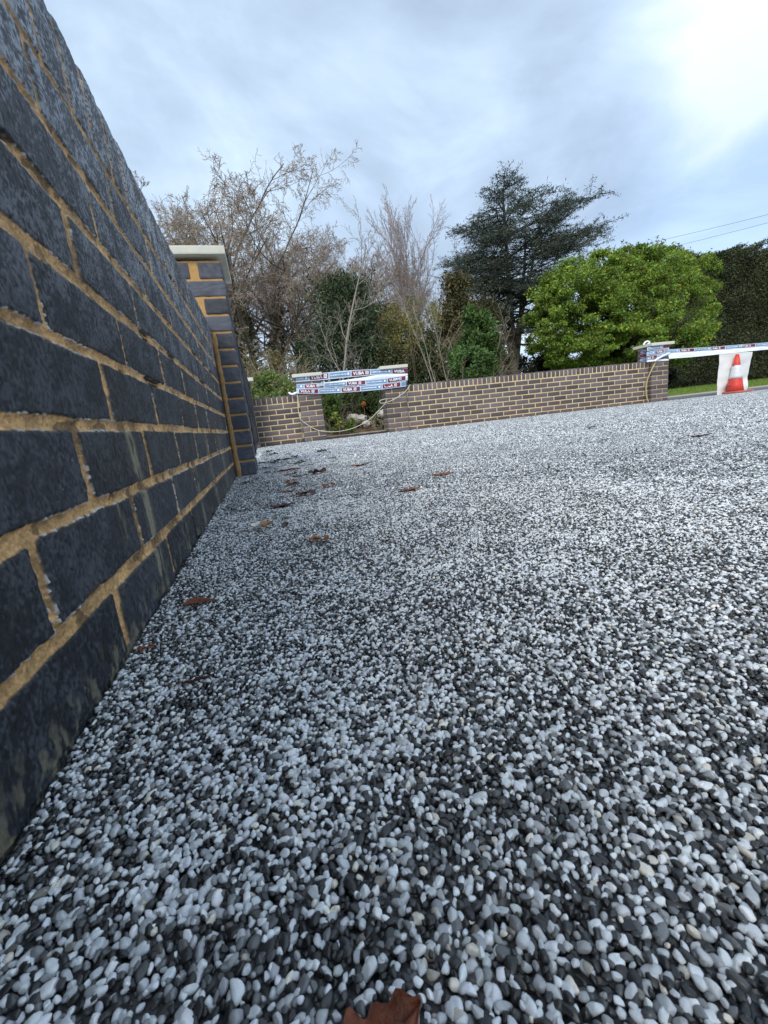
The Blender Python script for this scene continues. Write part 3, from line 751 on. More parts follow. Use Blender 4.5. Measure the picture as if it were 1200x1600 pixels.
# ------------------------------------------------------------------ cone and white sheet at the open entrance
M_cr = mat('cone_red', (.58, .045, .03), rough=.5, spec=.5, nscale=25, namp=.3)
M_cw = mat('cone_sleeve', (.60, .60, .61), rough=.3, spec=.6, nscale=25, namp=.25)
M_cb = mat('cone_base', (.42, .13, .09), rough=.7, nscale=20, namp=.2)
cg = FW(s_at(1149, 600, .16)[0], .16, 0)
def cone():
    P = ground_at(1156, 616); P = cg
    ztop = at(1147, 556.5, P[1])[2]; H = ztop-.028
    r0 = root('traffic_cone', P, TH, label='red and white traffic cone standing in front of the white sheet', cat='traffic cone')
    def lathe(z0, z1, r0_, r1_, m, nm, par, k=28):
        zz_ = np.linspace(z0, z1, 6); mb = MB()
        P = np.stack([np.zeros(6), np.zeros(6), zz_], 1); mb.add(*tube(P, np.linspace(r0_, r1_, 6), k)); return mb.build(nm, m, par, smooth=False)
    rb, rt = .125, .032
    rr = lambda z: rb+(rt-rb)*(z-.028)/H
    body = lathe(.024, .028+H, rb, rt, M_cr, 'body', r0)
    z1, z2 = .028+H*.37, .028+H*.735
    lathe(z1, z2, rr(z1)+.005, rr(z2)+.005, M_cw, 'sleeve', r0)
    lathe(.028+H, .028+H+.03, rt*.9, rt*.75, M_cr, 'tip', r0)
    b = MB(); b.add(*rbox((0.04, 0, .016), (.34, .33, .030), .012, 4)); b.add(*rbox((-.11, -.13, .004), (.05, .05, .012), .004, 3)); b.build('base', M_cb, r0)
    c_ = MB()
    for z in (.028+H*.16, .028+H*.74): c_.add(*rbox((-rr(z)-.006, 0, z), (.022, .02, .018), .004, 3))
    c_.build('clips', mat('clip_dark', (.05, .04, .04), rough=.6), r0)
cone()
M_sheet = mat('white_sheet', (.70, .70, .68), rough=.6, nscale=3, namp=.05)
def sheet():
    n, m = 26, 34
    TL, TR, BL, BR = on_wall(1124.5, 552.5, .10), on_wall(1176, 549.5, .10), on_wall(1117, 619.5, .02), on_wall(1165, 612, -.02)
    u, v = np.meshgrid(np.linspace(0, 1, n), np.linspace(0, 1, m), indexing='ij'); u = u.ravel()[:, None]; v = v.ravel()[:, None]
    P = (TL*(1-u)+TR*u)*(1-v)+(BL*(1-u)+BR*u)*v
    w = (fbm(u[:, 0]*2.2+v[:, 0]*1.5, v[:, 0]*3, 0, 7, 2)-.5)*.09*np.minimum(1, v[:, 0]*3)
    P[:, 1] += w+.02*np.sin(u[:, 0]*7+v[:, 0]*4)*v[:, 0]
    Q = P.copy(); Q[:, 1] += .003
    F1 = grid_faces(n, m)
    o = mesh('hanging_sheet', np.concatenate([P, Q]), np.concatenate([F1, F1[:, ::-1]+n*m]), M_sheet, smooth=True)
    tag(o, label='creased white sheet hanging from the long tape behind the cone', cat='sheet')
sheet()

# ------------------------------------------------------------------ gateway threshold, rubble and parked car
mb = MB(); qa = FW(sPL+hh-.02, .03, 0); 
L = (sPR-hh)-(sPL+hh)+.04
V, Fs = rbox((L/2, 0.02, .012), (L, .05, .036), .01, 12, .007, 3, 25); mb.add(xf(V, TH, qa), Fs)
tag(mb.build('kerb', mat('dark_edging', (.045, .028, .024), rough=.9, nscale=30, namp=.4)), kind='structure')
mb = MB(); V, Fs = rbox((L/2, .40, -.0), (L+.1, .72, .05), .01, 16, .006, 8, 12); mb.add(xf(V, TH, qa), Fs)
tag(mb.build('footpath', M_conc), kind='structure')
M_soil = mat('bare_soil', (.19, .12, .065), rough=.95, nscale=14, namp=.45, bump=.7, bscale=50, bdist=.02)
n = 40; gx, gy = np.meshgrid(np.linspace(-1.5, 2.6, n), np.linspace(.75, 3.2, n), indexing='ij')
gz = .005+.10*sm(.9, 2.6, gy)+.05*(fbm(gx*4, gy*4, 0, 3, 3)-.5)
tag(mesh('earth', xf(np.stack([gx.ravel(), gy.ravel(), gz.ravel()], 1), TH, qa), grid_faces(n, n), M_soil, smooth=True), kind='structure')
M_rock = mat('pale_stone', (.40, .39, .34), rough=.9, nscale=9, namp=.3, bump=.6, bscale=30, bdist=.01)
rocks = [(553, 655, 8.3, .11, 'mossy grey-green rock low in the middle of the gateway'), (573, 662, 7.9, .07, 'low flat pale rock beside the hanging rope, left of the whitest block'), (600, 646, 7.75, .09, 'whitest square block against the right gateway pillar'), (530, 664, 8.2, .09, 'grey rock half hidden in the shrub left of the gateway middle'), (566, 654, 8.1, .08, 'rough pale rock right of the mossy one')]
V1, F1_ = subdiv(*subdiv(*subdiv(*ico())))
for i, (px, py, Y, r_, lab) in enumerate(rocks):
    q = V1*(.55+.95*fbm(V1[:, 0]*2.2+i*3, V1[:, 1]*2.2, V1[:, 2]*2.2+4, i, 4))[:, None]*np.array([1.25, .9, .85])*r_
    o = mesh('rock', q, F1_, M_rock, smooth=False); o.location = tuple(at(px, py, Y)); tag(o, label=lab, cat='rock', group='rockery stones behind the gateway')
def car():
    Y = 20.0; P = at(509.5, 670, Y); P[2] = .0
    r0 = root('parked_car', (P[0], P[1], 0), 0, label='dark car parked beyond the gateway, only its rear end with a red light showing', cat='car')
    Mb = mat('car_paint', (.03, .035, .04), rough=.25, spec=.6, coat=.6); Mg = mat('car_glass', (.015, .018, .02), rough=.08, spec=.8)
    Mr = mat('tail_light_red', (.55, .01, .02), rough=.2); Mw = mat('reflector_white', (.75, .74, .72), rough=.2); Mt = mat('tyre_rubber', (.012, .012, .012), rough=.85)
    # side profile, rear at x=0, front at x=-4.1
    prof = [(0, .32), (.02, .62), (-.04, .92), (-.30, 1.0), (-.62, 1.34), (-1.0, 1.43), (-2.1, 1.40), (-2.75, .98), (-3.75, .86), (-4.05, .62), (-4.08, .30), (-3.7, .22), (-.3, .22)]
    k = len(prof); ys_ = [-.80, -.86, -.86, .86, .86, .80]; sc = [.94, 1, 1, 1, 1, .94]
    V = []; 
    for y_ in (-.82, .82):
        for x, z in prof:
            t = max(0, (z-.95)/.5); V.append((x, y_*(1-.17*t), z))
    Fs4 = np.array([(i, (i+1) % k, k+(i+1) % k, k+i) for i in range(k)])
    bm = MB(); bm.add(V, [Fs4, np.arange(k)[::-1][None], (np.arange(k)+k)[None]]); bm.build('body', Mb, r0)
    g = MB()
    for y_ in (-1, 1):
        q = [(-.72, y_*.80, 1.02), (-.86, y_*.735, 1.32), (-1.95, y_*.735, 1.32), (-2.45, y_*.80, 1.02)]
        g.add(np.array(q)+np.array([0, y_*.012, 0]), np.array([[0, 1, 2, 3]]))
    g.build('window', Mg, r0)
    for y_ in (-1, 1):
        a = MB(); a.add(*rbox((.0, y_*.68, .76), (.07, .26, .22), .02, 4)); l_ = a.build('tail_light', Mr, r0)
        b = MB(); b.add(*rbox((.015, y_*.68, .915), (.07, .25, .075), .015, 3)); b.add(*rbox((.015, y_*.68, .60), (.07, .25, .06), .015, 3)); b.build('reflector', Mw, l_)
        for x in (-.72, -3.25):
            w_ = MB(); w_.add(*tube([(x, y_*.74, .31), (x, y_*.70, .31), (x, y_*.88, .31)][1:], .31, 24)); ww = w_.build('wheel', Mt, r0)
            h_ = MB(); h_.add(*tube([(x, y_*.885, .31), (x, y_*.89, .31)], .19, 18)); h_.build('rim', mat('rim_grey', (.4, .4, .42), rough=.3, metal=.8), ww)
    bp = MB(); bp.add(*rbox((.05, 0, .42), (.12, 1.6, .2), .04, 4)); bp.build('bumper', Mt, r0)
car()

# ------------------------------------------------------------------ dead leaves on the drive
def leaf_mesh(kind, rs):
    """a curled dead leaf, length about 1; kinds: 0 oak-like lobed, 1 oval, 2 crumpled, 3 twig-like roll"""
    n, m = 22, 11
    t = np.linspace(0, 1, n); w = np.sin(np.pi*t**.8)**.8*(.28 if kind != 3 else .09)
    if kind in (0, 2): w = w*(1+.24*np.sin(t*24+rs.uniform(0, 6)))
    w = np.maximum(w, .012)
    u, v = np.meshgrid(t, np.linspace(-1, 1, m), indexing='ij')
    W2 = w[:, None]*v
    curl = rs.uniform(-.3, .9) if kind != 3 else 2.6
    bend = rs.uniform(-.5, 1.3)
    Z = curl*W2**2*1.5+.06*(fbm(u*6+rs.uniform(0, 99), v*3, 0, 3, 2)-.5)*2+bend*.25*(u-.5)**2+.015*np.abs(v)
    Y = W2*(1-.25*curl*np.abs(v)*.4); X = (u-.5)*(1-.1*abs(bend))
    if kind == 2: Z += .14*(fbm(u*3+5, v*2, 0, int(rs.uniform(0, 999)), 2)-.5)*2; Z += .10*np.sin(u*9)*v
    Z -= Z.min(); P = np.stack([X.ravel(), Y.ravel(), Z.ravel()], 1)
    Fq = grid_faces(n, m); Q = P.copy(); Q[:, 2] += .006
    colr = .75+.5*fbm(P[:, 0]*8, P[:, 1]*16, 0, int(rs.uniform(0, 99)), 2)
    vein = (1-.4*np.exp(-(P[:, 1]/.02)**2))*(1-.25*(np.abs(np.sin((P[:, 0]-np.abs(P[:, 1])*.8)*30)) < .18))
    st_v, st_f = tube([(-.5, 0, Z.reshape(n, m)[0, 5]), (-.62, .02, .03), (-.74, .05, .01)], .012, 5)
    return P, Fq, colr*vein, st_v, st_f
LEAFDATA = [  # px, py of its middle on the ground, size m, rotation, kind, shade, label
 (594, 1640, .024, 24, 2, 1, 'large rust-brown curled leaf cut off by the bottom edge, nearest the camera'),
 (311, 943, .027, 10, 1, 1, 'rust-brown curled leaf by the wall, the largest in the left foreground'),
 (229, 1014, .011, 30, 2, 1, 'tiny dark red leaf fragment against the wall foot'),
 (309, 1063, .018, 20, 3, 0, 'dark maroon rolled leaf below the large rust-brown one'),
 (499, 846, .028, -15, 2, 2, 'orange-brown crumpled leaf alone in the middle of the gravel'),
 (602, 846, .009, 20, 2, 3, 'tiny black fragment right of the orange-brown crumpled leaf'),
 (447, 820, .016, 70, 2, 0, 'small dark red leaf scrap right of the pale shell-like leaf'),
 (447, 809, .016, 0, 1, 4, 'olive scrap just behind the small dark red one'),
 (442, 791, .048, 8, 0, 0, 'ragged dark brown leaf in the middle of the leaf trail'),
 (426, 801, .018, 0, 3, 4, 'faint olive twig near the ragged dark leaf'),
 (478, 773, .050, 12, 2, 0, 'ragged dark leaf with an orange underside, right side of the trail'),
 (450, 768, .040, 5, 0, 1, 'reddish leaf left of the ragged dark one with orange underside'),
 (459, 757, .035, 20, 2, 0, 'dark leaf lump just behind the reddish leaf'),
 (453, 753, .034, -10, 2, 2, 'tan leaf with an orange edge in the trail'),
 (467, 744, .046, 5, 0, 0, 'broad dark brown leaf behind the tan one'),
 (461, 740, .028, 60, 2, 3, 'small near-black upright scrap in the trail'),
 (451, 741, .036, -5, 1, 1, 'thin reddish leaf beside the near-black scrap'),
 (453, 735, .085, 12, 3, 1, 'long thin reddish twig curving over the trail'),
 (496, 740, .065, 3, 2, 0, 'wide dark spread leaf right of the trail'),
 (514, 760, .034, 8, 2, 1, 'small brown leaf standing alone right of the trail'),
 (386, 755, .042, 15, 0, 3, 'black ragged leaf at the foot of the near pillar'),
 (402, 748, .030, 0, 1, 3, 'oval black leaf just behind the one at the pillar foot'),
 (418, 754, .018, 0, 3, 3, 'thin dark twig right of the oval black leaf'),
 (419, 739, .026, 0, 2, 3, 'small grey-black scrap right of the near pillar'),
 (410, 724, .075, -8, 3, 3, 'long black leaf reaching out from behind the near pillar'),
 (424, 723, .050, 0, 3, 3, 'slim black strip right of the long black leaf'),
 (429, 724, .040, 30, 2, 3, 'short black strip at the end of the slim one'),
 (442, 719, .100, 12, 3, 3, 'long slender dark twig beyond the pillar'),
 (464, 725, .090, 10, 3, 4, 'long grey-brown twig right of the slender dark one'),
 (470, 722, .030, 20, 2, 3, 'small dark knot at the tip of the grey-brown twig'),
 (481, 727, .050, 3, 3, 0, 'faint thin twig right of the grey-brown one'),
 (428, 711, .060, 25, 2, 3, 'dark crumpled leaf beyond the pillar, left of a small dot-like scrap'),
 (420, 706, .060, 10, 2, 3, 'farthest-left dark leaf near the corner of the walls'),
 (424, 705, .060, -10, 3, 3, 'thin dark strip beside the farthest-left dark leaf'),
 (450, 710, .030, 0, 2, 3, 'small dot-like dark scrap beyond the trail'),
 (460, 714, .050, -20, 2, 3, 'small dark leaf right of the slender dark twig'),
 (503, 706, .060, 8, 2, 3, 'dark leaf alone near the gateway'),
 (517, 716, .060, 0, 3, 4, 'faint twig in front of the gateway'),
 (563, 728, .085, 5, 3, 1, 'thin pinkish twig alone on the far gravel, in front of the gateway'),
 (640, 766, .055, 12, 0, 1, 'reddish leaf right of centre on the open gravel'),
 (693, 741, .055, 0, 0, 1, 'small red leaf farthest right of centre on the open gravel'),
 (568, 853, .012, 0, 3, 1, 'faint red stalk on the gravel right of the orange-brown leaf'),
 (923, 669, .050, 10, 2, 3, 'dark leaf on the far gravel in front of the long wall'),
 (1093, 683, .08, -5, 3, 0, 'thin brown twig on the far gravel at the right, under the cone'),
]
SH = [(.085, .035, .03), (.21, .065, .03), (.36, .15, .05), (.035, .028, .028), (.16, .15, .09)]
M_stalk = mat('leaf_stalk', (.16, .07, .03), rough=.6)
for i, (px, py, sz, rz, kd, sh, lab) in enumerate(LEAFDATA):
    rs = np.random.default_rng(i+3)
    sz *= 1.45 if py > 780 else 1.3; P, Fq, cc, sv, sf = leaf_mesh(kd, rs)
    r0 = root('fallen_leaf' if kd != 3 else 'fallen_twig', ground_at(px, py, .001), R(rz)+R(-14)*(1 if rz < 45 else 0), label=lab, cat='leaf' if kd != 3 else 'twig', group='dead leaves and twigs scattered on the gravel')
    mesh('blade', P*sz*np.array([1, 1, .8]), Fq, M_deadleaf, r0, col=cc[:, None]*np.array(SH[sh]), smooth=True)
    st = MB(); st.add(sv*sz, sf); st.build('stalk', M_stalk, r0)
# the pale shell-like leaf
rs = np.random.default_rng(77); r0 = root('fallen_leaf', ground_at(409, 826, .001), R(10), label='pale cream leaf with an orange half, curled like a shell', cat='leaf', group='dead leaves and twigs scattered on the gravel')
P, Fq, cc, sv, sf = leaf_mesh(1, rs); P[:, 2] = P[:, 2]*3+.05*np.cos(P[:, 1]*5); P[:, 1] *= 1.3
cv = np.where((P[:, 0] < .0)[:, None], np.array([.72, .68, .60]), np.array([.55, .30, .12]))*(.8+.3*cc[:, None])
mesh('blade', P*.046, Fq, M_deadleaf, r0, col=cv, smooth=True); st = MB(); st.add(sv*.046, sf); st.build('stalk', M_stalk, r0)
r0 = root('fallen_leaf', ground_at(419, 731, .001), R(0), label='black and orange-white curled leaf right beside the near pillar', cat='leaf', group='dead leaves and twigs scattered on the gravel')
P, Fq, cc, sv, sf = leaf_mesh(0, rs)
cv = np.where((P[:, 0] < -.1)[:, None], np.array([.03, .03, .03]), np.where((P[:, 0] < .1)[:, None], np.array([.72, .68, .62]), np.array([.60, .25, .12])))
mesh('blade', P*.075, Fq, M_deadleaf, r0, col=cv, smooth=True); st = MB(); st.add(sv*.075, sf); st.build('stalk', M_stalk, r0)

# ------------------------------------------------------------------ vegetation
class Tree:
    def __init__(s, seed): s.r = random.Random(seed); s.seg = []; s.tips = []
    def grow(s, p, d, L, r, lvl, P):
        """P: dict lists per level: n (children), ang, ratio, wob, up, seg"""
        rnd = s.r; ns = P['seg'][lvl]; st = L/ns; pts_ = [p]; rr = [r]
        dx, dy, dz = d; wob = P['wob'][lvl]; up = P['up'][lvl]
        for i in range(ns):
            dx += rnd.gauss(0, wob); dy += rnd.gauss(0, wob); dz += rnd.gauss(0, wob)+up
            q = math.sqrt(dx*dx+dy*dy+dz*dz); dx /= q; dy /= q; dz /= q
            x, y, z = pts_[-1]; pts_.append((x+dx*st, y+dy*st, z+dz*st)); rr.append(max(r*(1-(i+1)/ns*(1-P['tap'][lvl])), P['rmin']))
        s.seg.append((pts_, rr, lvl))
        if lvl+1 >= len(P['n']): s.tips.append((pts_, lvl)); return
        nc = P['n'][lvl]; f0 = P['start'][lvl]
        for c in range(nc):
            f = f0+(1-f0)*(c+rnd.random())/nc; k = min(int(f*ns), ns-1); g = f*ns-k
            a, b = pts_[k], pts_[k+1]; q = tuple(a[i]+(b[i]-a[i])*g for i in range(3))
            tx, ty, tz = (b[0]-a[0])/st, (b[1]-a[1])/st, (b[2]-a[2])/st
            ang = R(P['ang'][lvl]*rnd.uniform(.7, 1.3)); az = rnd.uniform(0, 2*math.pi)
            ref = (0, 0, 1) if abs(tz) < .9 else (1, 0, 0)
            ax = (ty*ref[2]-tz*ref[1], tz*ref[0]-tx*ref[2], tx*ref[1]-ty*ref[0]); q_ = math.sqrt(sum(v*v for v in ax)); ax = tuple(v/q_ for v in ax)
            bx = (ty*ax[2]-tz*ax[1], tz*ax[0]-tx*ax[2], tx*ax[1]-ty*ax[0])
            ca, sa = math.cos(ang), math.sin(ang); cz, sz = math.cos(az), math.sin(az)
            nd = tuple(t*ca+(ax[i]*cz+bx[i]*sz)*sa for i, t in enumerate((tx, ty, tz)))
            flat = P.get('flat', 0)
            if flat and lvl >= 1: nd = (nd[0], nd[1], nd[2]*(1-flat))
            LL = L*P['ratio'][lvl]*rnd.uniform(.7, 1.2)*(1-P.get('cone', .35)*(f-f0)/(1-f0+1e-6) if lvl == 0 else 1-.35*(f-f0))
            s.grow(q, nd, LL, rr[k]*P['rr'][lvl], lvl+1, P)
    def wood(s, levels, sides=(9, 6, 4, 3, 3, 3), tint=(.13, .11, .09), tvar=.3):
        """one tube mesh from the polylines of some levels, vectorised by polyline length"""
        by = {}
        for pts_, rr, lvl in s.seg:
            if lvl in levels: by.setdefault((len(pts_), sides[min(lvl, 5)]), []).append((pts_, rr))
        Vs, Fs, off = [], [], 0
        for (n, k), it in by.items():
            P = np.array([a for a, _ in it]); Rr = np.array([b for _, b in it])      # m,n,3
            T = np.gradient(P, axis=1); T /= np.linalg.norm(T, axis=2, keepdims=True)
            ref = np.where(np.abs(T[..., 2:3]) < .9, np.array([0, 0, 1.0]), np.array([1.0, 0, 0]))
            ref = np.broadcast_to(ref[:, :1], T.shape)
            A = np.cross(T, ref); A /= np.maximum(np.linalg.norm(A, axis=2, keepdims=True), 1e-6); B = np.cross(T, A)
            ang = np.arange(k)*2*math.pi/k
            V = P[:, :, None]+Rr[:, :, None, None]*(np.cos(ang)[None, None, :, None]*A[:, :, None]+np.sin(ang)[None, None, :, None]*B[:, :, None])
            m = len(it); base = (np.arange(m)*n*k)[:, None, None]
            i = (np.arange(n-1)*k)[None, :, None]; j = np.arange(k)[None, None]
            a = base+i+j; b = base+i+(j+1) % k
            Fs.append(np.stack([a, b, b+k, a+k], -1).reshape(-1, 4)+off); Vs.append(V.reshape(-1, 3)); off += m*n*k
        if not Vs: return None
        V = np.concatenate(Vs); F_ = np.concatenate(Fs)
        c = np.array(tint)*(1-tvar+2*tvar*vn(V[:, 0]*1.5, V[:, 1]*1.5, V[:, 2]*1.5, 4))[:, None]
        return V, F_, c
    def put(s, name, levels, parent, origin, m=None, **kw):
        w = s.wood(levels, **kw)
        if w is None: return None
        return mesh(name, w[0]-np.array(origin), w[1], m or M_bark, parent, col=w[2], smooth=True)
def leaves(C, size, tint, seed, name, parent, m=None, aspect=.5, var=.35, hue=.12, droop=0.0, flatn=0.0, origin=(0, 0, 0), tone=None):
    """one kite-shaped folded leaf per centre"""
    g = np.random.default_rng(seed); n = len(C)
    d = g.normal(size=(n, 3)); d[:, 2] = d[:, 2]*(1-flatn)-droop; d /= np.linalg.norm(d, axis=1, keepdims=True)
    e = g.normal(size=(n, 3)); e[:, 2] *= (1-flatn); e -= (e*d).sum(1)[:, None]*d; e /= np.linalg.norm(e, axis=1, keepdims=True)
    nrm = np.cross(d, e); s_ = (size*g.lognormal(0, .25, n))[:, None]
    a = C; b = C+d*s_*.45+e*s_*aspect*.5+nrm*s_*.08; c = C+d*s_; f = C+d*s_*.45-e*s_*aspect*.5+nrm*s_*.08
    V = np.stack([a, b, c, f], 1).reshape(-1, 3)-np.array(origin)
    i = np.arange(n)*4; Fs = np.concatenate([np.stack([i, i+1, i+2], 1), np.stack([i, i+2, i+3], 1)])
    k = (1+var*g.normal(size=n))[:, None].clip(.35, 1.9); h = (g.normal(size=n)*hue)[:, None]
    cc = np.array(tint)*k*np.concatenate([1+h, np.ones_like(h), 1-h], 1)
    if tone is not None: cc = cc*tone[:, None]
    return mesh(name, V, Fs, m or M_leaf, parent, col=np.repeat(np.clip(cc, .004, .9), 4, axis=0))
def blob_points(c, rad, n, seed, lumps=30, lr=.35, shell=.55, zmin=None, squash=1.0):
    """leaf positions: clumps sitting over a lumpy ellipsoid, with gaps between the clumps"""
    g = np.random.default_rng(seed); rad = np.array(rad)
    d = g.normal(size=(lumps, 3)); d /= np.linalg.norm(d, axis=1, keepdims=True)
    cen = d*(shell+(1-shell)*g.uniform(0, 1, (lumps, 1))**.6)
    w = g.integers(0, lumps, n); q = g.normal(size=(n, 3)); q /= np.linalg.norm(q, axis=1, keepdims=True)
    P = cen[w]*rad+q*(g.uniform(0, 1, (n, 1))**.45)*lr*np.minimum(rad, rad.mean())*g.uniform(.6, 1.15, (lumps, 1))[w]*np.array([1.1, 1.1, squash])
    P = P+np.array(c)
    if zmin is not None: P[:, 2] = np.maximum(P[:, 2], zmin+g.uniform(0, .15, n))
    return P
def px_scale(px, py, Y):         # metres per photo pixel, vertically, at that place
    a, b = at(px, py, Y), at(px, py-10, Y); return np.linalg.norm(b-a)/10

# ---- bare trees --------------------------------------------------------------
BARE = dict(n=[9, 7, 7, 6, 3, 0], seg=[10, 8, 6, 4, 3, 2], wob=[.05, .09, .13, .18, .22, .2], up=[.02, .03, .03, .02, .0, .0], tap=[.35, .3, .3, .4, .6, .6], start=[.25, .2, .15, .1, .1, .1],
            ang=[38, 42, 45, 45, 40, 40], ratio=[.62, .55, .5, .5, .55, .5], rr=[.55, .55, .55, .6, .6, .7], rmin=.005, cone=.1)
def bare_tree(px, pyb, Y, pytop, label, seed, P=None, lean=(0, 0), r=.16, tint=(.15, .125, .10), stems=1, spread=.25, twig_tint=None, group='bare winter trees beyond the wall', ivy=0, cat='tree', name='bare_tree', Hs=1.0, stem_h=.55, wide=1.0, topq=1.2):
    b = at(px, pyb, Y); b[2] = 0.0
    H = (at(px, pytop, Y)[2])*Hs
    T = Tree(seed); P = dict(BARE, **(P or {}))
    for k in range(stems):
        az = 2*math.pi*k/max(stems, 1)+seed; sp = spread if stems > 1 else 0
        T.grow((b[0]+.12*math.cos(az)*(stems > 1), b[1]+.12*math.sin(az)*(stems > 1), -.1), (lean[0]+sp*math.cos(az), lean[1]+sp*math.sin(az), 1), H*stem_h, r*(1 if stems == 1 else .75), 0, P)
    zz_ = np.concatenate([np.array(a)[:, 2] for a, _, l in T.seg if l >= 1]); k_ = H/np.percentile(zz_, 99.7)
    pp = np.concatenate([np.array(a)[::2] for a, _, l in T.seg if l >= 1])
    for _ in range(8):      # the crown's top is fitted by its size, the tree stays rooted where it stands
        q = np.stack([b[0]+(pp[:, 0]-b[0])*k_*wide, b[1]+(pp[:, 1]-b[1])*k_*wide, pp[:, 2]*k_-CAMZ], 1)
        yy = 800-F*(q@UX)/(q@WX); k_ *= ((655-pytop)/(655-np.percentile(yy, topq)))**.9
    T.seg = [([(b[0]+(x-b[0])*k_*wide, b[1]+(y-b[1])*k_*wide, z*k_) for x, y, z in a], r_, l) for a, r_, l in T.seg]
    r0 = root(name, (b[0], b[1], 0), 0, label=label, cat=cat, group=group)
    org = (b[0], b[1], 0)
    tk = T.put('trunk', (0,), r0, org, tint=tint)
    T.put('branches', (1, 2), r0, org, tint=tint)
    T.put('twigs', tuple(range(3, 6)), r0, org, tint=twig_tint or tuple(1.15*q for q in tint), tvar=.2)
    if ivy:
        g = np.random.default_rng(seed); C = []
        for pts_, rr, lvl in T.seg:
            if lvl == 0:
                A = np.array(pts_)
                for _ in range(ivy):
                    f = g.uniform(0, len(A)*.75); i = min(int(f), len(A)-2); q = A[i]+(A[i+1]-A[i])*(f-i)
                    if q[2] > H*.62: continue
                    C.append(q+g.normal(size=3)*np.array([1, 1, .6])*(rr[i]*.8+.06))
        leaves(np.array(C), .13, (.075, .085, .032), seed, 'ivy', tk, origin=org, var=.4)
    return T, r0
bare_tree(352, 600, 17, 250, 'bare tree farthest left, fanning out over the cap of the near pillar', 4, P=dict(n=[10, 8, 7, 6, 3, 0], ratio=[.62, .50, .45, .5, .5, .5], start=[.3, .2, .1, .1, .1, .1], ang=[38, 34, 38, 40, 40, 40], up=[.0, .03, .03, .02, .0, .0], rmin=.0052), lean=(-.30, 0), r=.17, tint=(.13, .11, .095), twig_tint=(.24, .195, .155), stem_h=.68, stems=2, spread=.22, topq=.3)
bare_tree(412, 600, 15.5, 243, 'tallest bare tree with ivy climbing its several trunks', 11, P=dict(n=[8, 7, 6, 6, 3, 0], ratio=[.50, .52, .48, .5, .5, .5], start=[.38, .2, .1, .1, .1, .1], ang=[46, 42, 44, 46, 42, 40], up=[-.005, .02, .01, -.01, -.03, -.02], rmin=.0048), r=.17, tint=(.13, .105, .08), stems=5, spread=.24, ivy=1100, twig_tint=(.36, .29, .22), stem_h=.74, wide=1.1, topq=.3)
bare_tree(482, 600, 17.5, 300, 'smaller bare tree right of the ivy-clad one, pinkish twigs', 23, P=dict(n=[7, 8, 7, 6, 3, 0], ratio=[.52, .52, .48, .5, .5, .5], start=[.25, .2, .1, .1, .1, .1], ang=[44, 44, 46, 46, 40, 40], up=[-.01, .02, .01, .0, -.02, 0], rmin=.005), r=.13, tint=(.14, .115, .095), stems=3, spread=.30, twig_tint=(.34, .265, .215), stem_h=.70)
bare_tree(524, 600, 11.5, 322, 'slender pale bare tree with long straggling branches before the dark conifer', 31, P=dict(n=[11, 5, 4, 3, 0], ratio=[.34, .5, .5, .5, .5], start=[.12, .15, .1, .1, .1], ang=[48, 30, 30, 30, 30], up=[.0, .06, .05, .03, .0], rmin=.0035, cone=.2), r=.035, tint=(.26, .23, .19), stem_h=.95, lean=(.10, 0))
bare_tree(648, 620, 26, 314, 'bare tree with upright fine branches like a broom, left of the cedar', 41, P=dict(n=[20, 12, 6, 4, 0], seg=[10, 8, 6, 4, 3], wob=[.02, .04, .06, .10, .12], ang=[21, 20, 22, 26, 30], ratio=[.62, .42, .40, .5, .5], up=[.02, .02, .04, .03, .03], start=[.18, .15, .1, .1, .1], rmin=.0065, cone=.45), r=.15, tint=(.26, .22, .21), twig_tint=(.38, .33, .335), stem_h=.82, wide=1.0)
for i, (px, Y, tp) in enumerate(((585, 28, 395), (615, 30, 410), (560, 30, 420), (690, 30, 425), (540, 27, 380))):
    bare_tree(px, 620, Y, tp, ['low bare tree in the gap left of the broom-shaped tree', 'hazy bare tree directly below left of the broom-shaped tree', 'faint bare tree above the dark conifer', 'faint bare tree between the broom-shaped tree and the cedar', 'pinkish bare tree above the left side of the dark conifer'][i], 50+i, P=dict(n=[12, 9, 7, 5, 0], seg=[8, 6, 5, 3, 2], rmin=.008, ang=[38, 38, 40, 40, 40], ratio=[.6, .5, .5, .5, .5]), r=.10, tint=(.22, .18, .15), twig_tint=(.30, .235, .20), stem_h=.75)
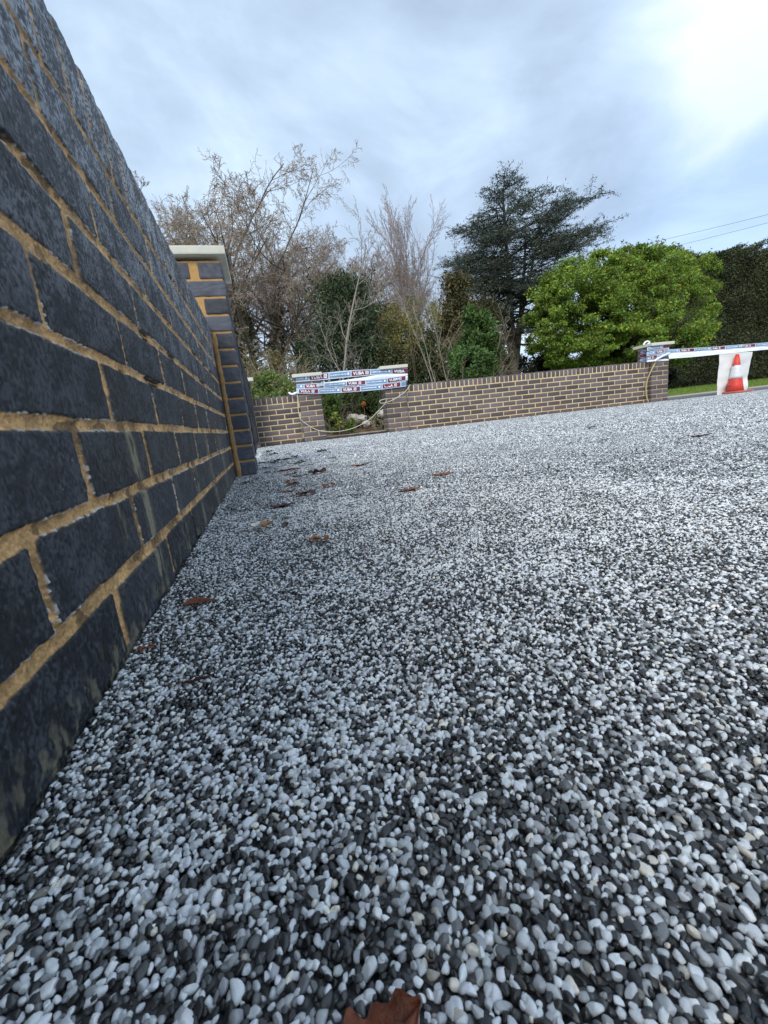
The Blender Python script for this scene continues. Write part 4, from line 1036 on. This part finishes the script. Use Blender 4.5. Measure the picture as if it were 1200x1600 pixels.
# ---- evergreens and shrubs ---------------------------------------------------
def conifer(px, pyb, Y, pytop, wpx, label, seed, tint, n=16000, size=.16, m=None, name='conifer', dens=40, group='evergreens beyond the wall', shape=1.0, lumpy=.5, cat='tree', wide_low=.9, tvar=.35):
    b = at(px, pyb, Y); b[2] = 0; H = at(px, pytop, Y)[2]; Wd = wpx*px_scale(px, (pyb+pytop)/2, Y)
    g = np.random.default_rng(seed); r0 = root(name, b, 0, label=label, cat=cat, group=group)
    T = Tree(seed); T.grow((0, 0, -.1), (0, 0, 1), H*.96, H*.022+.03, 0, dict(n=[26, 0], seg=[10, 4], wob=[.02, .08], up=[0, .05], tap=[.15, .3], start=[.1, .1], ang=[70, 50], ratio=[.30, .5], rr=[.3, .5], rmin=.01, cone=.8))
    T.put('trunk', (0,), r0, (0, 0, 0), tint=(.10, .075, .05)); T.put('branches', (1,), r0, (0, 0, 0), tint=(.09, .07, .05))
    # sprays: many drooping boughs, each a flattened cluster
    nb = dens*4; C = []
    hz = g.uniform(0.02, 1, nb)**1.0; az = g.uniform(0, 2*math.pi, nb)
    prof = (np.minimum(hz/.15, 1)**.4)*(1-hz**1.4)**shape*wide_low+.04
    rr_ = prof*Wd/2*g.uniform(.72, 1.10, nb)
    per = n//nb
    for i in range(nb):
        t = g.uniform(.25, 1.0, per)**.7; w = (.12+.22*t)*min(Wd*.22, 1.2)
        x = rr_[i]*t; C.append(np.stack([x*math.cos(az[i])+g.normal(size=per)*w, x*math.sin(az[i])+g.normal(size=per)*w, hz[i]*H+.10*H*(t-.6)*lumpy-.05*H*(t**2)+g.normal(size=per)*w*.45], 1))
    C = np.concatenate(C); C[:, 2] = np.maximum(C[:, 2], .05)
    tone = np.repeat(np.clip(g.normal(1, .28, nb), .45, 1.6), per)
    leaves(C, size, tint, seed, 'crown', r0, m or M_conifer, aspect=.35, droop=.1, tone=tone, var=tvar)
    return r0
conifer(553, 600, 13.5, 437, 300, 'broad dark green conifer standing behind the gateway', 61, (.055, .078, .036), n=34000, size=.10)
conifer(600, 600, 15, 478, 130, 'dark conifer right behind the right gateway pillar, partly under the yellowish shrub', 63, (.045, .058, .022), n=11000, size=.12)
conifer(480, 600, 14.5, 535, 60, 'low dark evergreen bush right of the ivy-clad trunks', 65, (.04, .06, .025), n=7000, size=.10)
conifer(724, 600, 17, 430, 150, 'olive-brown conifer left of the cedar', 67, (.085, .078, .030), n=20000, size=.14, lumpy=.8)
conifer(762, 600, 18, 455, 120, 'olive-green conifer tucked against the left side of the cedar trunk', 69, (.070, .072, .030), n=13000, size=.14)
def bush(px, pyb, Y, pytop, wpx, label, seed, tint, n=12000, size=.1, lumps=60, lr=.3, depth=.8, name='shrub', group='shrubs beyond the wall', sticks=6, aspect=.5, hue=.12, var=.35, zf=1.0, stick_tint=(.16, .13, .09), shell=.5, cat='shrub', base=0.0, squash=1.0, stickr=.02, m=None):
    b = at(px, pyb, Y); b[2] = base; H = at(px, pytop, Y)[2]-base; Wd = wpx*px_scale(px, (pyb+pytop)/2, Y)
    r0 = root(name, b, 0, label=label, cat=cat, group=group)
    T = Tree(seed)
    for k in range(sticks):
        az = k*2.4; T.grow((.1*math.cos(az), .1*math.sin(az), -.05), (.5*math.cos(az)*Wd/H, .5*math.sin(az)*depth*Wd/H, 1), H*.8, stickr*1.6, 0, dict(n=[6, 4, 0], seg=[6, 4, 3], wob=[.1, .15, .2], up=[0, .03, .02], tap=[.4, .4, .5], start=[.2, .1, .1], ang=[40, 45, 40], ratio=[.45, .5, .5], rr=[.55, .6, .6], rmin=stickr*.3, cone=.3))
    T.put('stems', (0, 1, 2), r0, (0, 0, 0), tint=stick_tint)
    C = blob_points((0, 0, H*.52), (Wd/2*.86, Wd/2*depth*.86, H*.47*zf), n, seed, lumps, lr, shell, zmin=.02, squash=squash)
    g = np.random.default_rng(seed); tn = .7+.6*vn(C[:, 0]*2.2/size*.08, C[:, 1]*2.2/size*.08, C[:, 2]*2.2/size*.08, seed)
    leaves(C, size, tint, seed+1, 'crown', r0, m, aspect=aspect, hue=hue, var=var, tone=tn, droop=.15)
    return r0
bush(648, 610, 13, 448, 150, 'thin yellowish-olive shrub with half-bare stems behind the right gateway pillar', 71, (.22, .20, .065), n=17000, size=.065, lumps=90, lr=.22, shell=.2, hue=.2, sticks=16, stick_tint=(.24, .20, .13), stickr=.011)
bush(618, 610, 16.5, 470, 110, 'brownish twiggy shrub left of the yellowish one', 72, (.22, .18, .10), n=8000, size=.06, lumps=70, lr=.2, shell=.2, hue=.2, sticks=18, stick_tint=(.24, .19, .14), stickr=.011)
bush(750, 600, 11.0, 474, 100, 'dense mid-green evergreen shrub in front of the cedar trunk', 73, (.095, .165, .045), n=24000, size=.10, lumps=90, lr=.22, aspect=.45, depth=.9)
bush(742, 600, 10.5, 535, 110, 'low green shrub at the foot of the mid-green one', 74, (.10, .175, .05), n=9000, size=.085, lumps=50, lr=.25, aspect=.45)
bush(672, 600, 12.5, 520, 90, 'low dark shrub behind the left end of the long wall', 75, (.065, .085, .03), n=9000, size=.08, lumps=50, lr=.3)
bush(800, 600, 24, 548, 130, 'dark shaded undergrowth under the cedar', 76, (.03, .035, .018), n=9000, size=.16, lumps=60, lr=.3)  # filler whose near-black leaf colour carries the shade under the trees
bush(425, 620, 7.6, 578, 95, 'light green leafy shrub showing over the short left wall', 77, (.20, .27, .08), n=10000, size=.05, lumps=70, lr=.26, aspect=.4, stick_tint=(.25, .2, .12), stickr=.008)
bush(430, 620, 9.5, 540, 110, 'straw-coloured tangle of dry stems above the light green shrub', 78, (.20, .17, .08), n=5000, size=.05, lumps=60, lr=.22, shell=.2, sticks=26, stick_tint=(.28, .23, .15), stickr=.012, hue=.2)
# shrubs in the gateway
GS = 'low shrubs seen through the gateway'
bush(523, 668, 8.3, 612, 46, 'leafy green shrub at the left of the gateway', 81, (.085, .15, .03), n=6000, size=.06, lumps=40, lr=.3, group=GS, stickr=.008, depth=1.2, zf=.8)
bush(552, 668, 8.7, 612, 50, 'dull green shrub in the middle of the gateway', 82, (.07, .09, .03), n=5000, size=.05, lumps=40, lr=.3, group=GS, stickr=.008, depth=1.0)
bush(583, 668, 8.4, 608, 46, 'dark green shrub at the right of the gateway, near the orange flower', 83, (.06, .10, .028), n=6500, size=.055, lumps=40, lr=.3, group=GS, stickr=.008, depth=1.2)
bush(526, 668, 7.85, 640, 20, 'small bright yellow-green plant low at the left of the gateway', 84, (.20, .25, .05), n=900, size=.05, lumps=16, lr=.35, group=GS, stickr=.006)
bush(548, 668, 7.75, 652, 18, 'small pale green plant at the edge of the bare soil', 85, (.17, .25, .05), n=700, size=.045, lumps=12, lr=.35, group=GS, stickr=.005)
bush(597, 668, 7.8, 640, 26, 'thin twiggy plant beside the whitest block', 86, (.10, .12, .05), n=900, size=.04, lumps=22, lr=.3, group=GS, sticks=12, stick_tint=(.35, .30, .22), stickr=.006)
fl = root('orange_flower', at(568, 631, 8.0), 0, label='small orange flower head among the gateway shrubs', cat='flower')
g = np.random.default_rng(4); leaves(g.normal(size=(60, 3))*.014, .026, (.60, .17, .04), 4, 'petals', fl, aspect=.7)
mb = MB(); mb.add(*tube([(0, 0, -.4), (.01, .02, -.2), (0, 0, 0)], .005, 5)); mb.build('stalk', M_stalk, fl)
# saplings in front of the evergreens
for i, (px, tp, Y, ln) in enumerate(((686, 455, 9.6, -.10), (692, 470, 9.9, -.16), (707, 462, 9.3, -.04))):
    bare_tree(px, 600, Y, tp, ['pale thin sapling stem, left of the three before the olive conifer', 'middle leaning pale sapling before the olive conifer', 'pale sapling, right of the three, forking halfway up'][i], 90+i, P=dict(n=[5, 3, 0], seg=[12, 6, 4], wob=[.03, .06, .08], ang=[18, 22, 30], ratio=[.16, .4, .5], start=[.3, .2, .1], up=[.0, .05, .03], rmin=.004, cone=.5, tap=[.25, .3, .4]), r=.013, tint=(.30, .28, .21), lean=(ln, 0), wide=1.0, stem_h=1.0, group='pale saplings', name='sapling', cat='sapling')
# ---- the cedar ---------------------------------------------------------------
def cedar():
    Y = 21.0; b = at(803, 590, Y); b[2] = 0; H = at(815, 236, Y)[2]*.91; k = px_scale(803, 420, Y)
    r0 = root('cedar_tree', b, 0, label='tall blue-green cedar with a forked trunk and layered spreading branches', cat='tree')
    T = Tree(8); rnd = random.Random(3); g = np.random.default_rng(2)
    def stem(p, d, L, r, wob=.012, n=14):
        P = [np.array(p, float)]; d = np.array(d, float); d /= np.linalg.norm(d)
        for i in range(n):
            d = d+g.normal(size=3)*wob+np.array([0, 0, .03]); d /= np.linalg.norm(d); P.append(P[-1]+d*L/n)
        rr = [max(r*(1-.85*i/n), .02) for i in range(n+1)]
        T.seg.append(([tuple(q) for q in P], rr, 0)); return P, rr
    stems = [stem((0, 0, -.1), (.035, 0, 1), H*.97, .27), stem((0, 0, H*.17), (.30, .1, 1), H*.66, .19), stem((0, 0, H*.21), (-.30, -.1, 1), H*.52, .14), stem((.1, 0, H*.30), (.25, -.2, 1), H*.58, .13)]
    # reach of the crown to each side at a given height fraction, in photo pixels
    fz = [.20, .30, .40, .50, .58, .68, .78, .88, .96, 1.0]
    Lr = [25, 80, 95, 115, 115, 108, 92, 72, 40, 12]; Rr_ = [35, 75, 100, 128, 150, 150, 124, 86, 48, 12]
    C = []; tn = []
    for si, (P, rr) in enumerate(stems):
        n = (60, 40, 28, 34)[si]
        for c in range(n):
            f = .24+.75*(c+rnd.random())/n; i = min(int(f*14), 13); q = P[i]+(P[i+1]-P[i])*(f*14-i); h = q[2]/H
            if h < .29: continue
            az = rnd.uniform(0, 2*math.pi); ca = math.cos(az)
            reach = np.interp(h, fz, Rr_ if ca > 0 else Lr)*k; off = q[0]*(1 if ca > 0 else -1)
            ell = reach if abs(ca) > .5 else (np.interp(h, fz, Rr_)+np.interp(h, fz, Lr))*k/2
            L = max(.5, (ell-off*abs(ca))*rnd.uniform(.72, 1.04)); el = .04+.42*h*rnd.uniform(.2, 1.3)
            m = 9; d = np.array([math.cos(az), math.sin(az), el]); d /= np.linalg.norm(d); Q = [q]; st = L/m
            for t in range(m):
                d = d+g.normal(size=3)*.07+np.array([0, 0, -.035]); d /= np.linalg.norm(d); Q.append(Q[-1]+d*st)
            r_ = rr[i]*.33+.012; T.seg.append(([tuple(v) for v in Q], [max(r_*(1-.8*t/m), .010) for t in range(m+1)], 1))
            # flat side sprays
            ns = int(5+L*3.2)
            for u in range(ns):
                t = .22+.78*(u+rnd.random())/ns; a = min(int(t*m), m-1); p = Q[a]+(Q[a+1]-Q[a])*(t*m-a)
                dd = Q[a+1]-Q[a]; dd /= np.linalg.norm(dd); sd_ = np.cross(dd, (0, 0, 1)); sd_ /= np.linalg.norm(sd_); sgn = 1 if u % 2 else -1
                e = dd*rnd.uniform(.5, 1.0)+sd_*sgn*rnd.uniform(.4, 1.0)+np.array([0, 0, rnd.uniform(-.12, .28)]); e /= np.linalg.norm(e)
                l2 = min(1.5, .34*L)*rnd.uniform(.5, 1.1)*(1.15-.5*t)+.2; R2 = [p]
                for v in range(4): e = e+g.normal(size=3)*.12; e /= np.linalg.norm(e); R2.append(R2[-1]+e*l2/4)
                T.seg.append(([tuple(v) for v in R2], [.011, .009, .008, .007, .005], 2))
                R2 = np.array(R2); kk = int(14+40*l2); ff = g.uniform(.15, 3.99, kk); ii = ff.astype(int); w = R2[ii]+(R2[ii+1]-R2[ii])*(ff-ii)[:, None]
                C.append(w+g.normal(size=(kk, 3))*np.array([.085, .085, .030])); tn.append(np.full(kk, np.clip(g.normal(1, .25), .5, 1.7)))
    C = np.concatenate(C); tn = np.concatenate(tn); print('cedar', len(C))
    T.put('trunk', (0,), r0, (0, 0, 0), tint=(.10, .085, .065)); T.put('branches', (1, 2), r0, (0, 0, 0), tint=(.06, .055, .045))
    leaves(C, .125, (.072, .094, .070), 5, 'crown', r0, M_conifer, aspect=.2, flatn=.45, tone=tn)
cedar()
# ---- big bright green tree and the dark hedge ---------------------------------
def big_green():
    Y = 11.0; px = 975; b = at(px, 600, Y); b[2] = 0
    r0 = root('leafy_tree', b, 0, label='large rounded bright green tree in fresh leaf behind the long wall', cat='tree')
    sc = px_scale(px, 480, Y); g = np.random.default_rng(12)
    T = Tree(12)
    for k in range(5):
        az = k*1.3; T.grow((.2*math.cos(az), .2*math.sin(az), -.1), (.45*math.cos(az), .45*math.sin(az), 1), 2.4, .09, 0, dict(n=[8, 7, 5, 0], seg=[8, 6, 4, 3], wob=[.08, .12, .15, .2], up=[0, .05, .05, .0], tap=[.4, .3, .4, .5], start=[.2, .15, .1, .1], ang=[40, 42, 40, 40], ratio=[.62, .5, .5, .5], rr=[.6, .55, .5, .5], rmin=.006, cone=.3))
    T.put('trunk', (0,), r0, (0, 0, 0), tint=(.05, .045, .035)); T.put('branches', (1, 2), r0, (0, 0, 0), tint=(.05, .045, .035))
    # lobes of the crown, placed in metres about the trunk from the outline of the tree
    lobes = []
    for (lx, ly, rx, rz, yy, dn) in ((905, 490, 92, 98, 11.0, 1.0), (865, 510, 50, 62, 10.6, .8), (1000, 470, 98, 96, 11.4, 1.1), (1070, 480, 68, 88, 11.6, .9), (950, 440, 62, 56, 11.0, .8), (1035, 430, 52, 50, 11.4, .7), (940, 545, 105, 38, 10.4, .9), (1030, 540, 92, 42, 10.8, .8), (985, 410, 40, 30, 11.2, .4), (1100, 425, 34, 34, 11.8, .4), (990, 465, 74, 64, 10.6, .7), (1055, 470, 62, 66, 10.9, .7), (925, 510, 70, 66, 10.5, .6), (1010, 520, 90, 56, 10.5, .8), (960, 500, 80, 70, 11.6, .7), (880, 465, 46, 50, 10.9, .45)):
        c = at(lx, ly, yy)-b; lobes.append((c, rx*sc*.94, rz*sc*.94, dn))
    C = []; tn = []
    for i, (c, rx, rz, dn) in enumerate(lobes):
        n = int(22000*dn); p = blob_points(c, (rx*.92, rx*.8, rz*.92), n, 100+i, int(60*dn)+12, .26, .62, squash=.55)
        C.append(p)
    # wispy shoots on the top
    for k in range(130):
        x = g.uniform(845, 1130); y = np.interp(x, [850, 880, 920, 960, 1000, 1035, 1070, 1100, 1130], [440, 415, 398, 385, 382, 378, 400, 396, 412])+g.uniform(-4, 10)
        q0 = at(x, y+14, 11.2)-b; d = np.array([g.normal()*.3+.25, g.normal()*.3, 1]); d /= np.linalg.norm(d); L_ = g.uniform(.12, .42)
        t = g.uniform(0, 1, 34)[:, None]; C.append(q0+d*L_*t+g.normal(size=(34, 3))*.03)
    C = np.concatenate(C); C[:, 2] = np.maximum(C[:, 2], .25)
    tn = .30+1.45*fbm(C[:, 0]*3.4, C[:, 1]*3.4, C[:, 2]*4.2, 5, 3)
    leaves(C, .060, (.175, .255, .036), 13, 'crown', r0, aspect=.55, hue=.20, var=.38, tone=tn, droop=.25)
big_green()
def hedge():
    # clipped conifer hedge, running from behind the green tree to beyond the right edge
    r0p = at(1150, 600, 14.2); r0 = root('hedge', (r0p[0], r0p[1], 0), 0, label='tall dark brown-green clipped conifer hedge at the right edge', cat='hedge')
    g = np.random.default_rng(21); n = 110000
    A = at(1040, 600, 14.4)[:2]; B = at(1330, 600, 13.0)[:2]; t = g.uniform(0, 1, n)
    top = at(1165, 398, 14.2)[2]
    u = B-A; Lh = np.linalg.norm(u); u /= Lh; nn_ = np.array([-u[1], u[0]]); 
    z = g.uniform(0, 1, n)**.9*top; bulge = (fbm(t*Lh*.9, z*.9, 0, 3, 3)-.5)*1.3
    edge = .25*(1-sm(0, .5, z))
    dep = g.exponential(.10, n)
    ontop = g.uniform(0, 1, n) < .22
    z = np.where(ontop, top+.30*(fbm(t*Lh*1.2, t*0, 0, 6, 3)-.45)*2+.22*(vn(t*Lh*6, t*0, 0, 8)**3)-g.exponential(.06, n), z); dep = np.where(ontop, g.uniform(0, 1.6, n), dep)
    dep = dep+edge-bulge*.6*~ontop
    P = A[None]+u[None]*(t*Lh)[:, None]+nn_[None]*dep[:, None]
    C = np.stack([P[:, 0], P[:, 1], z+.05], 1)-np.array([r0p[0], r0p[1], 0])
    tn = .55+.9*fbm(t*Lh*2.5, z*2.5, 0, 9, 3)
    leaves(C, .075, (.058, .070, .030), 22, 'foliage', r0, M_conifer, aspect=.4, hue=.15, tone=tn, droop=.2)
    # inner mass of old wood and dead foliage
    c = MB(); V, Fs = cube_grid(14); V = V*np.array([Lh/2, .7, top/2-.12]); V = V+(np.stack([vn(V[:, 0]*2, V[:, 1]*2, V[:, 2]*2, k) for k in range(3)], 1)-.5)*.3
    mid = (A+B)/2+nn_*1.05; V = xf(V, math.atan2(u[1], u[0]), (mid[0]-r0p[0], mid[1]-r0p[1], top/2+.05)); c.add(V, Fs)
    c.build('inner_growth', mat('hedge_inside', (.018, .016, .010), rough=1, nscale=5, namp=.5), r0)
hedge()
def low_hedge():
    # low filler beneath the green tree, its dark leaf colour standing in for shade
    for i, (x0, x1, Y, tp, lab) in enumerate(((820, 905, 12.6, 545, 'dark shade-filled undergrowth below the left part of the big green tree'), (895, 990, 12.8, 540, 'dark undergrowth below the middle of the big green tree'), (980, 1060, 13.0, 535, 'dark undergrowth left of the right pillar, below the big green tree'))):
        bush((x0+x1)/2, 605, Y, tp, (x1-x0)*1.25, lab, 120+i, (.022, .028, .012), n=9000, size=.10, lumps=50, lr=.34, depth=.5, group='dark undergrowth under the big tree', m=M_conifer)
low_hedge()
conifer(1193, 600, 16.5, 368, 30, 'small conifer spire sticking up above the right-hand hedge', 131, (.05, .06, .05), n=5000, size=.12, shape=1.4)
# verge between kerb and hedge
def verge():
    n, m = 130, 30; s_ = np.linspace(3.6, 14, n); o = np.linspace(-1.72, -9, m)
    S_, O = np.meshgrid(s_, o, indexing='ij')
    Z = .012+.13*sm(-1.8, -4.2, O)+.02*(fbm(S_*3, O*3, 0, 4, 2)-.5)
    V = np.array([FW(a, b, z) for a, b, z in zip(S_.ravel(), O.ravel(), Z.ravel())])
    tag(mesh('lawn', V, grid_faces(n, m), mat('turf', (.10, .16, .03), rough=.9, nscale=6, namp=.35, bump=.6, bscale=60, bdist=.01), smooth=True), kind='structure')
    g = np.random.default_rng(9); k = 26000
    a = g.uniform(3.7, 13, k); b = -1.75-g.uniform(0, 1, k)**1.4*3.4; z = .012+.13*sm(-1.8, -4.2, b)
    V0 = np.array([FW(x, y, q) for x, y, q in zip(a, b, z)]); az = g.uniform(0, 2*math.pi, k); h = g.uniform(.02, .07, k)
    e = np.stack([np.cos(az), np.sin(az), np.zeros(k)], 1)*.004; tip = V0+np.stack([g.normal(size=k)*.015, g.normal(size=k)*.015, h], 1)
    V = np.stack([V0-e, V0+e, tip], 1).reshape(-1, 3); cc = np.array([.19, .28, .045])*g.uniform(.6, 1.4, (k, 1))
    tag(mesh('grass', V, np.arange(3*k).reshape(-1, 3), M_leaf, col=np.repeat(cc, 3, axis=0)), label='bright green grass blades on the verge below the hedge', cat='grass', kind='stuff')
verge()
# far woodland closing the view
def woods():
    g = np.random.default_rng(31); C = []
    for i in range(150):
        a = R(g.uniform(-22, 66)); d = g.uniform(44, 62); h = g.uniform(1.5, 4.2)
        c = np.array([math.sin(a)*d, math.cos(a)*d, h*.5]); C.append(blob_points(c, (2.6, 2.0, h*.6), 380, 300+i, 12, .4, .3, zmin=0))
    C = np.concatenate(C); leaves(C, .5, (.13, .115, .075), 32, 'far_wood', None, aspect=.5, hue=.15)
    o = bpy.data.objects['far_wood']; tag(o, label='far-off brownish scrub closing the view between the trees', cat='woodland', kind='stuff')
woods()
# overhead wires
M_wire = mat('wire', (.20, .20, .21), rough=.6)
for i, (a, b) in enumerate((((1035, 373), (1260, 320)), ((1050, 384), (1260, 332)))):
    P0 = at(*a, 24); P1 = at(*b, 16); t = np.linspace(0, 1, 24)[:, None]; P0e = P0+(P0-P1)*.8
    P = P0e*(1-t)+P1*t; P[:, 2] -= (.25*4*t*(1-t))[:, 0]*.3
    mb = MB(); mb.add(*tube(P, .009, 6)); tag(mb.build('overhead_wire', M_wire), label=['upper thin overhead wire above the big green tree', 'lower thin overhead wire above the big green tree'][i], cat='wire', group='overhead wires')
